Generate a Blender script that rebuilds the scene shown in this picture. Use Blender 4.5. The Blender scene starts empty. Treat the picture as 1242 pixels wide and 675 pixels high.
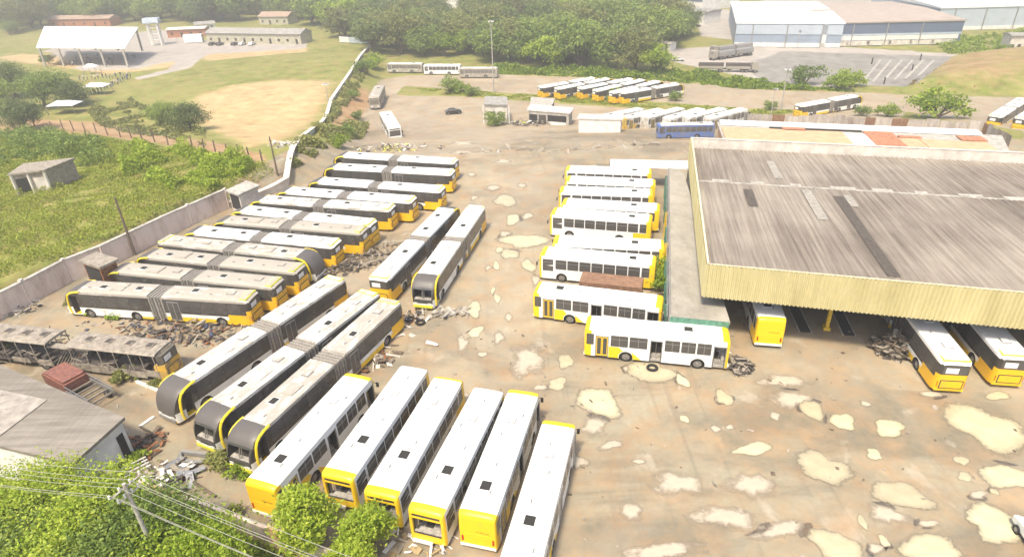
import bpy, bmesh, math, random
import numpy as np
from mathutils import Vector, Matrix
R = math.radians
random.seed(7)
scene = bpy.context.scene
COL = scene.collection

# ------------------------------------------------------------------ camera model (photo pixels, 1242 x 675)
FPX, PITCH, ROLL, CAMH = 767.9, 0.5068, -0.0345, 34.43
CX, CY = 621.0, 337.5

def sstep(t):
    t = min(1.0, max(0.0, t)); return t * t * (3 - 2 * t)

def unproj(px, py, z):
    a, b = px - CX, py - CY
    a, b = a * math.cos(ROLL) + b * math.sin(ROLL), -a * math.sin(ROLL) + b * math.cos(ROLL)
    X = a / FPX; up = -b / FPX
    dy = math.cos(PITCH) + up * math.sin(PITCH); dz = -math.sin(PITCH) + up * math.cos(PITCH)
    t = (z - CAMH) / dz
    return X * t, dy * t

# retaining wall line in plan, from the left edge to the far corner of the field
WALL = [unproj(-140, 420, 3), unproj(25, 338, 3), unproj(75.5, 313, 3), unproj(121, 297, 3), unproj(161, 278, 3), unproj(226.6, 247, 3), unproj(272, 228, 3)]
def on_bank(px, py):
    z = 2.0
    for _ in range(40):
        x, y = unproj(px, py, z)
        z = .5 * z + .5 * (-8.0 * sstep((y - 98) / 62.0) + 3.0 * (1 - .9 * sstep((y - 230) / 60.0)))
    return x, y
BANKW = [on_bank(345, 206), on_bank(375, 165), on_bank(402, 125), on_bank(427, 88), on_bank(447, 60)]
LINE = [WALL[0]] + WALL[1:] + BANKW
LINE = LINE + [(LINE[-1][0] - 5, LINE[-1][1] + 260)]

def fall(y):
    return -8.0 * sstep((y - 98) / 62.0)

def seg_sd(x, y, line):
    """signed distance to the polyline, positive on its left (outside the yard)"""
    best = 1e18; sg = 1
    for (x0, y0), (x1, y1) in zip(line[:-1], line[1:]):
        dx, dy = x1 - x0, y1 - y0
        L2 = dx * dx + dy * dy
        t = np.clip(((x - x0) * dx + (y - y0) * dy) / L2, 0, 1)
        qx, qy = x0 + t * dx - x, y0 + t * dy - y
        d = qx * qx + qy * qy
        c = dx * (y - y0) - dy * (x - x0)
        if isinstance(x, np.ndarray):
            if not isinstance(best, np.ndarray):
                best = np.full(x.shape, 1e18); sg = np.ones(x.shape)
            m = d < best
            best = np.where(m, d, best); sg = np.where(m, np.sign(c), sg)
        elif d < best:
            best = d; sg = 1 if c > 0 else -1
    return (np.sqrt(best) * sg) if isinstance(x, np.ndarray) else math.sqrt(best) * sg

def terrain(x, y):
    if y < 30 and x > -45: return 0.0
    s = seg_sd(x, y, LINE)
    b = sstep((y - 84) / 22.0); w = 1.0 + 8.7 * b
    return fall(y) + 3.0 * sstep((s - .3 * (1 - b)) / w + b) * (1 - 0.9 * sstep((y - 230) / 60.0))

def terrain_np(x, y):
    s = seg_sd(x, y, LINE)
    st = lambda t: np.clip(t, 0, 1) ** 2 * (3 - 2 * np.clip(t, 0, 1))
    b = st((y - 84) / 22.0); w = 1.0 + 8.7 * b
    h = 3.0 * st((s - .3 * (1 - b)) / w + b) * (1 - 0.9 * st((y - 230) / 60.0))
    h = np.where((y < 30) & (x > -45), 0, h)
    return -8.0 * st((y - 98) / 62.0) + h

def at(px, py, z=None, dz=0.0):
    """photo pixel -> world point, on the ground (plus dz) or at height z"""
    if z is not None:
        x, y = unproj(px, py, z); return Vector((x, y, z))
    zz = 0.0
    for _ in range(40):
        x, y = unproj(px, py, zz + dz)
        zz = 0.5 * zz + 0.5 * terrain(x, y)
    return Vector((x, y, zz + dz))

# ------------------------------------------------------------------ materials
MATS = {}
def nt(name):
    m = bpy.data.materials.new(name); m.use_nodes = True
    return m, m.node_tree.nodes, m.node_tree.links, m.node_tree.nodes['Principled BSDF']

def noise(N, L, scale, detail=4, rough=.6, coord='Object', stretch=None, dist=0):
    tc = N.new('ShaderNodeTexCoord'); n = N.new('ShaderNodeTexNoise')
    n.inputs['Scale'].default_value = scale; n.inputs['Detail'].default_value = detail
    n.inputs['Roughness'].default_value = rough; n.inputs['Distortion'].default_value = dist
    if stretch:
        mp = N.new('ShaderNodeMapping'); mp.inputs['Scale'].default_value = stretch
        L.new(tc.outputs[coord], mp.inputs[0]); L.new(mp.outputs[0], n.inputs['Vector'])
    else: L.new(tc.outputs[coord], n.inputs['Vector'])
    return n.outputs['Fac']

def ramp(N, L, fac, stops, interp='LINEAR'):
    r = N.new('ShaderNodeValToRGB'); e = r.color_ramp.elements; r.color_ramp.interpolation = interp
    while len(e) < len(stops): e.new(0.5)
    for q, (p, c) in zip(e, stops):
        q.position = p; q.color = (*c, 1) if len(c) == 3 else c
    L.new(fac, r.inputs[0]); return r.outputs[0]

def mixc(N, L, f, a, b):
    m = N.new('ShaderNodeMix'); m.data_type = 'RGBA'
    for s, v in ((m.inputs[0], f), (m.inputs[6], a), (m.inputs[7], b)):
        if hasattr(v, 'is_linked'): L.new(v, s)
        elif isinstance(v, (int, float)): s.default_value = v
        else: s.default_value = (*v, 1)
    return m.outputs[2]

def mathn(N, L, op, a, b=None, clamp=False):
    m = N.new('ShaderNodeMath'); m.operation = op; m.use_clamp = clamp
    for s, v in ((m.inputs[0], a), (m.inputs[1], b)):
        if v is None: continue
        if hasattr(v, 'is_linked'): L.new(v, s)
        else: s.default_value = v
    return m.outputs[0]

def bump(N, L, B, h, strength=.4, dist=.05):
    b = N.new('ShaderNodeBump'); b.inputs['Strength'].default_value = strength; b.inputs['Distance'].default_value = dist
    L.new(h, b.inputs['Height']); L.new(b.outputs[0], B.inputs['Normal'])

def simple(name, col, rough=.6, metal=0, var=.12, scale=3.0, coat=0, bmp=0):
    m, N, L, B = nt(name)
    f = noise(N, L, scale, 5)
    a = tuple(max(0, c * (1 - var * 1.6)) for c in col); b = tuple(min(1, c * (1 + var)) for c in col)
    L.new(ramp(N, L, f, [(.3, a), (.7, b)]), B.inputs['Base Color'])
    B.inputs['Roughness'].default_value = rough; B.inputs['Metallic'].default_value = metal
    B.inputs['Coat Weight'].default_value = coat
    if bmp: bump(N, L, B, f, bmp)
    MATS[name] = m; return m

def paint(name, col, dirt=(.26, .22, .16), rough=.38, streak=(1, 1, 1), lo=.42, hi=.62, sc=1.1, ch=0):
    """vehicle paint: object colour R drives how much settled dirt and stains cover it"""
    m, N, L, B = nt(name)
    oi = N.new('ShaderNodeObjectInfo'); sep = N.new('ShaderNodeSeparateColor'); L.new(oi.outputs['Color'], sep.inputs[0])
    off = N.new('ShaderNodeVectorMath'); off.operation = 'ADD'
    tc = N.new('ShaderNodeTexCoord'); cmb = N.new('ShaderNodeCombineXYZ')
    r10 = mathn(N, L, 'MULTIPLY', oi.outputs['Random'], 60.0); L.new(r10, cmb.inputs[0]); L.new(r10, cmb.inputs[2])
    mp = N.new('ShaderNodeMapping'); mp.inputs['Scale'].default_value = streak
    L.new(tc.outputs['Object'], mp.inputs[0]); L.new(mp.outputs[0], off.inputs[0]); L.new(cmb.outputs[0], off.inputs[1])
    def nz(s, d, r):
        n = N.new('ShaderNodeTexNoise'); n.inputs['Scale'].default_value = s; n.inputs['Detail'].default_value = d; n.inputs['Roughness'].default_value = r
        L.new(off.outputs[0], n.inputs['Vector']); return n.outputs['Fac']
    n1 = nz(sc, 7, .68); n2 = nz(sc * 9, 4, .6)
    s = mathn(N, L, 'ADD', mathn(N, L, 'MULTIPLY', n1, .75), mathn(N, L, 'MULTIPLY', n2, .25))
    d = mathn(N, L, 'ADD', s, mathn(N, L, 'SUBTRACT', mathn(N, L, 'MULTIPLY', sep.outputs[ch], .46), .20))
    mr = N.new('ShaderNodeMapRange'); mr.inputs[1].default_value = lo; mr.inputs[2].default_value = hi
    L.new(d, mr.inputs[0])
    f = mathn(N, L, 'MULTIPLY', mr.outputs[0], .85)
    L.new(mixc(N, L, f, col, dirt), B.inputs['Base Color'])
    L.new(mathn(N, L, 'ADD', mathn(N, L, 'MULTIPLY', f, .45), rough, True), B.inputs['Roughness'])
    MATS[name] = m; return m

paint('white_paint', (.80, .80, .77)); paint('yellow_paint', (.86, .56, .015)); paint('orange_paint', (.86, .49, .012))
paint('roof_white', (.84, .83, .79), dirt=(.30, .26, .205), rough=.5, streak=(.35, 1, 1), sc=1.6, ch=1)
paint('charcoal', (.11, .098, .09), dirt=(.16, .14, .12), rough=.45)
paint('black_band', (.06, .054, .049), dirt=(.17, .15, .12), rough=.22)
paint('glass', (.085, .08, .075), dirt=(.19, .17, .145), rough=.12, lo=.40, hi=.7)
paint('pane_grey', (.07, .07, .065), dirt=(.16, .145, .12), rough=.15)
paint('blue_paint', (.09, .16, .40))
paint('arch_yellow', (.86, .66, .03))
simple('rubber', (.02, .02, .02), .8); simple('rim', (.30, .28, .26), .5, .3, .3, 8)
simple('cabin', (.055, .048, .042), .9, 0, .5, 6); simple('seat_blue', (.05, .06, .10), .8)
simple('interior_pale', (.38, .35, .31), .7, 0, .3, 4)
simple('bellows', (.30, .27, .235), .9, 0, .3, 7)
simple('steel', (.42, .41, .39), .45, .7, .2, 6); simple('grey_plastic', (.25, .24, .23), .6)
simple('red_lens', (.45, .02, .01), .25); simple('lamp_lens', (.75, .74, .70), .15); simple('plate_white', (.82, .80, .76), .6)
simple('spoiler_green', (.55, .55, .12), .5); simple('lime_paint', (.72, .70, .06), .4)
simple('letter_dark', (.42, .25, .01), .6)
simple('wreck_metal', (.33, .285, .23), .8, .1, .28, 2.2, bmp=.3); simple('old_kerb', (.34, .285, .23), .9, 0, .2, 2); simple('tan_roof', (.42, .345, .29), .8, 0, .1, .3); simple('wreck_dark', (.09, .075, .065), .9, 0, .5, 6)
simple('concrete', (.43, .40, .35), .9, 0, .25, 1.2, bmp=.3); simple('pale_plaster', (.66, .60, .53), .9, 0, .18, .8, bmp=.2)
simple('wood', (.16, .12, .085), .85, 0, .3, 9); simple('pole_grey', (.42, .39, .35), .8, 0, .2, 4)
simple('wire', (.33, .32, .27), .6, .2); simple('rust', (.27, .115, .05), .85, 0, .4, 4, bmp=.3)
simple('brown_sheet', (.26, .145, .085), .75, 0, .25, 2); simple('cream_wall', (.72, .62, .42), .85, 0, .1, 1)
simple('peach_wall', (.62, .37, .22), .85, 0, .12, .7); simple('terracotta', (.46, .20, .11), .85, 0, .3, 2.5)
simple('white_wall', (.76, .73, .68), .8, 0, .12, .8); simple('blue_grey_cladding', (.30, .36, .44), .5, .1, .06, .3)
simple('dark_blue_cladding', (.13, .165, .24), .5, .1, .08, .3); simple('pale_blue_cladding', (.48, .54, .60), .5, .1, .05, .3)
simple('white_sheet', (.82, .82, .80), .45, 0, .05, .5); simple('green_sheet', (.10, .24, .17), .6, 0, .2, 3)
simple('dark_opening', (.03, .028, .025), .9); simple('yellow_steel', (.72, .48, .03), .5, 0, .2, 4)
simple('car_black', (.03, .03, .032), .25, 0, .1, 3, .5); simple('car_white', (.72, .72, .70), .25, 0, .06, 3, .5)
simple('car_red', (.26, .11, .08), .5, 0, .3, 3); simple('tile_roof', (.42, .30, .22), .9, 0, .3, 1.5)
simple('grey_tile', (.34, .32, .29), .9, 0, .25, 1.2); simple('khaki_wall', (.46, .43, .32), .85, 0, .12, .7)
simple('skin', (.35, .20, .13), .6); simple('cloth_white', (.7, .7, .68), .8); simple('cloth_dark', (.06, .06, .08), .8); simple('cloth_blue', (.10, .16, .32), .8)
simple('pink_dust', (.58, .50, .44), .9, 0, .25, 2)
simple('trailer_tarp', (.075, .06, .05), .8, 0, .3, 2)

def sheet_roof(name, c1, c2, c3, rough=.8, stretch=(3, .18, 1), rot=0.0):
    m, N, L, B = nt(name)
    def rn(scale, det, ro, st):
        tc = N.new('ShaderNodeTexCoord'); m1 = N.new('ShaderNodeMapping'); m1.inputs['Rotation'].default_value = (0, 0, rot)
        m2 = N.new('ShaderNodeMapping'); m2.inputs['Scale'].default_value = st; n = N.new('ShaderNodeTexNoise')
        n.inputs['Scale'].default_value = scale; n.inputs['Detail'].default_value = det; n.inputs['Roughness'].default_value = ro
        L.new(tc.outputs['Object'], m1.inputs[0]); L.new(m1.outputs[0], m2.inputs[0]); L.new(m2.outputs[0], n.inputs['Vector']); return n.outputs['Fac']
    a = rn(.9, 7, .7, stretch); b = rn(.09, 4, .6, (1, 1, 1)); c = rn(2.2, 3, .6, (3, .05, 1))
    s = mathn(N, L, 'ADD', mathn(N, L, 'MULTIPLY', a, .5), mathn(N, L, 'ADD', mathn(N, L, 'MULTIPLY', b, .35), mathn(N, L, 'MULTIPLY', c, .15)))
    L.new(ramp(N, L, s, [(.36, c1), (.48, c2), (.60, c3)]), B.inputs['Base Color'])
    B.inputs['Roughness'].default_value = rough
    MATS[name] = m
sheet_roof('fibre_cement', (.105, .083, .066), (.215, .178, .142), (.34, .295, .24), stretch=(3.2, .07, 1), rot=.20)
sheet_roof('annex_roof', (.22, .20, .165), (.32, .29, .24), (.40, .365, .31), stretch=(1, .6, 1))
sheet_roof('shed_roof', (.14, .12, .098), (.20, .175, .145), (.29, .255, .215), stretch=(.25, 2.5, 1))
sheet_roof('rusty_sheet', (.20, .10, .06), (.36, .31, .27), (.55, .50, .44), stretch=(.9, .9, .2))

m, N, L, B = nt('fascia_yellow')
L.new(ramp(N, L, noise(N, L, .5, 5, .6, stretch=(1, 1, .2)), [(.3, (.44, .385, .185)), (.7, (.60, .54, .30))]), B.inputs['Base Color'])
B.inputs['Roughness'].default_value = .55; MATS['fascia_yellow'] = m

m, N, L, B = nt('stained_wall')
f = noise(N, L, .55, 8, .72, stretch=(1, 1, .35))
L.new(ramp(N, L, f, [(.30, (.30, .22, .17)), (.42, (.56, .45, .38)), (.58, (.72, .61, .54))]), B.inputs['Base Color'])
B.inputs['Roughness'].default_value = .9; MATS['stained_wall'] = m

def leafmat(name, dark, mid, light, sc=.5, trans=.35):
    m = bpy.data.materials.new(name); m.use_nodes = True
    N, L = m.node_tree.nodes, m.node_tree.links; B = N['Principled BSDF']
    g = N.new('ShaderNodeNewGeometry'); oi = N.new('ShaderNodeObjectInfo')
    n = noise(N, L, sc, 3, .6)
    s = mathn(N, L, 'ADD', mathn(N, L, 'MULTIPLY', g.outputs['Random Per Island'], .42), mathn(N, L, 'MULTIPLY', n, .42))
    s = mathn(N, L, 'ADD', s, mathn(N, L, 'MULTIPLY', oi.outputs['Random'], .24))
    c = ramp(N, L, s, [(.25, dark), (.52, mid), (.85, light)])
    L.new(c, B.inputs['Base Color']); B.inputs['Roughness'].default_value = .55
    B.inputs['Specular IOR Level'].default_value = .25
    t = N.new('ShaderNodeBsdfTranslucent'); L.new(c, t.inputs['Color'])
    mx = N.new('ShaderNodeMixShader'); mx.inputs[0].default_value = trans
    L.new(B.outputs[0], mx.inputs[1]); L.new(t.outputs[0], mx.inputs[2]); L.new(mx.outputs[0], N['Material Output'].inputs[0])
    MATS[name] = m
leafmat('leaf_bright', (.10, .17, .015), (.31, .42, .035), (.54, .60, .09), .9, .45)
leafmat('leaf_mid', (.085, .13, .025), (.20, .285, .055), (.37, .43, .10))
leafmat('leaf_dark', (.065, .095, .028), (.145, .195, .055), (.28, .32, .10))
leafmat('leaf_olive', (.10, .115, .035), (.23, .245, .07), (.38, .38, .12))
leafmat('leaf_brown', (.13, .085, .035), (.24, .17, .06), (.34, .28, .10))
leafmat('leaf_grass', (.13, .17, .02), (.28, .33, .04), (.42, .45, .08), .25, .35)
simple('bark', (.14, .105, .075), .9, 0, .3, 6)

# ------------------------------------------------------------------ mesh builder and object helpers
class MB:
    def __init__(s): s.v = []; s.f = []; s.m = []
    def add(s, vs, fs, m=0):
        o = len(s.v); s.v += [tuple(p) for p in vs]; s.f += [tuple(i + o for i in f) for f in fs]; s.m += [m] * len(fs); return s
    def box(s, x0, x1, y0, y1, z0, z1, m=0, M=None):
        vs = [Vector((x, y, z)) for x in (x0, x1) for y in (y0, y1) for z in (z0, z1)]
        if M is not None: vs = [M @ p for p in vs]
        return s.add(vs, [(0, 1, 3, 2), (4, 6, 7, 5), (0, 4, 5, 1), (2, 3, 7, 6), (0, 2, 6, 4), (1, 5, 7, 3)], m)
    def bar(s, a, b, r=.04, n=6, m=0, r2=None):
        a, b = Vector(a), Vector(b); d = (b - a); L_ = d.length
        if L_ < 1e-6: return s
        d /= L_; u = d.cross(Vector((0, 0, 1)));
        if u.length < 1e-3: u = Vector((1, 0, 0))
        u.normalize(); w = d.cross(u); r2 = r if r2 is None else r2
        vs = []
        for p, q in ((a, r), (b, r2)):
            for k in range(n):
                t = 2 * math.pi * k / n; vs.append(p + u * (q * math.cos(t)) + w * (q * math.sin(t)))
        fs = [(k, (k + 1) % n, n + (k + 1) % n, n + k) for k in range(n)] + [tuple(range(n - 1, -1, -1)), tuple(range(n, 2 * n))]
        return s.add(vs, fs, m)
    def prism(s, poly, lo, hi, axis='z', m=0):
        """extrude a 2-D polygon; axis names the extrusion axis"""
        n = len(poly)
        def P(p, h):
            return {'z': (p[0], p[1], h), 'y': (p[0], h, p[1]), 'x': (h, p[0], p[1])}[axis]
        vs = [P(p, lo) for p in poly] + [P(p, hi) for p in poly]
        return s.add(vs, [tuple(range(n - 1, -1, -1)), tuple(range(n, 2 * n))] + [(k, (k + 1) % n, n + (k + 1) % n, n + k) for k in range(n)], m)
    def mesh(s, name, mats, smooth=False):
        me = bpy.data.meshes.new(name); me.from_pydata(s.v, [], s.f)
        for q in mats: me.materials.append(MATS[q])
        me.polygons.foreach_set('material_index', s.m)
        bm = bmesh.new(); bm.from_mesh(me); bmesh.ops.recalc_face_normals(bm, faces=bm.faces); bm.to_mesh(me); bm.free()
        if smooth:
            me.polygons.foreach_set('use_smooth', [True] * len(me.polygons)); me.set_sharp_from_angle(angle=R(38))
        me.update(); return me
    def build(s, name, mats, parent=None, loc=None, rz=0, smooth=False):
        if isinstance(mats, str): mats = [mats]
        return link(name, s.mesh(name, mats, smooth), parent, loc, rz)

def link(name, me, parent=None, loc=None, rz=0):
    o = bpy.data.objects.new(name, me); COL.objects.link(o)
    if parent is not None: o.parent = parent
    if loc is not None: o.location = loc
    if rz: o.rotation_euler = (0, 0, rz)
    return o

def tag(o, label=None, cat=None, group=None, kind=None):
    if label: o['label'] = label
    if cat: o['category'] = cat
    if group: o['group'] = group
    if kind: o['kind'] = kind
    return o

def empty(name, loc=(0, 0, 0), rz=0):
    o = link(name, None); o.location = loc; o.rotation_euler = (0, 0, rz); o.empty_display_size = .3
    return o

def kids(o): return KIDS.get(o.name, [])
KIDS = {}
def reg(parent, child): KIDS.setdefault(parent.name, []).append(child); return child

def copy_tree(o, parent=None):
    c = o.copy(); COL.objects.link(c)
    if parent is not None: c.parent = parent; KIDS.setdefault(parent.name, []).append(c)
    for ch in list(KIDS.get(o.name, [])): copy_tree(ch, c)
    return c

def part(mb, name, mats, parent, smooth=False, loc=None):
    o = mb.build(name, mats, parent, loc, 0, smooth); reg(parent, o); return o

def remove_tree(o):
    for ch in KIDS.pop(o.name, []): remove_tree(ch)
    bpy.data.objects.remove(o)

def set_dirt(o, v, roof=None):
    o.color = (v, v if roof is None else roof, 0, 1)
    for ch in KIDS.get(o.name, []): set_dirt(ch, v, roof)
SUN_STRENGTH, SKY_STRENGTH, EXPOSURE, HAZE = 3.0, .15, .78, .0011
# ------------------------------------------------------------------ bus bodies
LEV = [.35, .60, .85, 1.25, 1.50, 1.95, 2.45, 2.82]
def body_mesh(name, prof, cutters, matfn, mats):
    """prof: list of (x, half width, top z, bottom z); lofted to a closed shell, then cut"""
    vs = []; n = None
    for x, w, t, zb in prof:
        ring = []
        zs = [max(zb, z) for z in LEV]
        zs = [min(z, t - .10 - .012 * (len(LEV) - k)) for k, z in enumerate(zs)]
        for k, z in enumerate(zs):
            f = 1 if z < 2.2 else 1 - .03 * (z - 2.2) / .65
            ring.append((x, w * f, z))
        ring += [(x, w * .955, t - .08), (x, w * .87, t - .015), (x, w * .5, t + .02)]
        full = ring + [(x, 0, t + .03)] + [(a, -b, c) for a, b, c in reversed(ring)]
        n = len(full); vs += full
    fs = []
    for i in range(len(prof) - 1):
        for k in range(n):
            k2 = (k + 1) % n
            fs.append((i * n + k, i * n + k2, (i + 1) * n + k2, (i + 1) * n + k))
    e = (len(prof) - 1) * n
    for base, flip in ((0, 0), (e, 1)):
        for k in range(n // 2):
            a, b, c, d = base + k, base + k + 1, base + n - 2 - k, base + n - 1 - k
            if k + 1 >= n - 2 - k: 
                if a != d and b != d: fs.append((a, b, d) if len({a, b, d}) == 3 else (a, b, c))
                break
            fs.append((a, b, c, d) if flip else (d, c, b, a))
    me = bpy.data.meshes.new(name); me.from_pydata(vs, [], fs)
    bm = bmesh.new(); bm.from_mesh(me); bmesh.ops.recalc_face_normals(bm, faces=bm.faces); bm.to_mesh(me); bm.free()
    o = link('tmp_body', me)
    if cutters:
        cm = MB()
        for c in cutters:
            if c[0] == 'box': cm.box(*c[1:])
            else:
                _, x, y0, y1, z, r = c
                pts = [(x + r * math.cos(t), z + r * math.sin(t)) for t in [math.pi * 2 * k / 16 for k in range(16)]]
                cm.prism(pts, y0, y1, 'y')
        cme = cm.mesh('tmp_cut', ['cabin']); co = link('tmp_cut', cme)
        md = o.modifiers.new('b', 'BOOLEAN'); md.operation = 'DIFFERENCE'; md.object = co; md.solver = 'EXACT'; md.use_self = True
        dg = bpy.context.evaluated_depsgraph_get(); ev = o.evaluated_get(dg)
        me2 = bpy.data.meshes.new_from_object(ev)
        bpy.data.objects.remove(co)
    else: me2 = me
    bpy.data.objects.remove(o)
    me2.name = name; me2.materials.clear()
    for q in mats: me2.materials.append(MATS[q])
    for p in me2.polygons: p.material_index = matfn(p.center, p.normal)
    me2.polygons.foreach_set('use_smooth', [True] * len(me2.polygons)); me2.set_sharp_from_angle(angle=R(35))
    return me2

def rrect(x0, x1, z0, z1, r=.07):
    pts = []
    for cx, cz, a0 in ((x1 - r, z1 - r, 0), (x0 + r, z1 - r, 90), (x0 + r, z0 + r, 180), (x1 - r, z0 + r, 270)):
        for k in range(3):
            a = R(a0 + 45 * k); pts.append((cx + r * math.cos(a), cz + r * math.sin(a)))
    return pts

def hw(z, w=1.25):  # half width of the side at height z
    return w * (1 if z < 2.2 else 1 - .03 * (z - 2.2) / .65)

def side_panel(mb, x0, x1, z0, z1, side, thick=.012, m=0, r=.07):
    """rounded panel following the tumblehome of the side, standing proud of it"""
    pts = rrect(min(x0, x1), max(x0, x1), z0, z1, r); n = len(pts); vs = []
    for off in (-.02, thick):
        for x, z in pts: vs.append((x, side * (hw(z) + off), z))
    mb.add(vs, [tuple(range(n)), tuple(range(2 * n - 1, n - 1, -1))] + [(k, (k + 1) % n, n + (k + 1) % n, n + k) for k in range(n)], m)

def wheel(parent, x, y, side, flat=0.0, r=.50):
    mb = MB(); prof = [(.36, -.13), (.47, -.14), (.50, -.10), (.50, .10), (.47, .14), (.36, .13)]
    n = 20; vs = []
    for k in range(n):
        a = 2 * math.pi * k / n
        for q, h in prof: vs.append((x + q * r / .5 * math.cos(a), y + h, r + q * r / .5 * math.sin(a)))
    c = len(prof); fs = []
    for k in range(n):
        for j in range(c):
            fs.append((k * c + j, k * c + (j + 1) % c, ((k + 1) % n) * c + (j + 1) % c, ((k + 1) % n) * c + j))
    mb.add(vs, fs); w = part(mb, 'wheel', 'rubber', parent, True)
    h = MB(); 
    h.prism([(x + .36 * r / .5 * math.cos(2 * math.pi * k / 16), r + .36 * r / .5 * math.sin(2 * math.pi * k / 16)) for k in range(16)], y - .07, y + .07, 'y')
    h.prism([(x + .14 * math.cos(2 * math.pi * k / 10), r + .14 * math.sin(2 * math.pi * k / 10)) for k in range(10)], y - .15, y + .15, 'y')
    for k in range(8):
        a = 2 * math.pi * k / 8
        h.bar((x + .22 * math.cos(a), y + side * .06, r + .22 * math.sin(a)), (x + .22 * math.cos(a), y + side * .11, r + .22 * math.sin(a)), .025, 5)
    part(h, 'rim', 'rim', w)

def hatch(parent, x, y=0, dark=False, L_=.75, W_=.75, h=.09, z=3.17):
    mb = MB()
    mb.box(x - L_ / 2, x + L_ / 2, y - W_ / 2, y + W_ / 2, z - .05, z + h)
    mb.box(x - L_ / 2 + .07, x + L_ / 2 - .07, y - W_ / 2 + .07, y + W_ / 2 - .07, z + h + .002, z + h + .03, 1)
    part(mb, 'roof_hatch', ['white_paint', 'dark_opening'] if dark else ['grey_plastic', 'roof_white'], parent)

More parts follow.
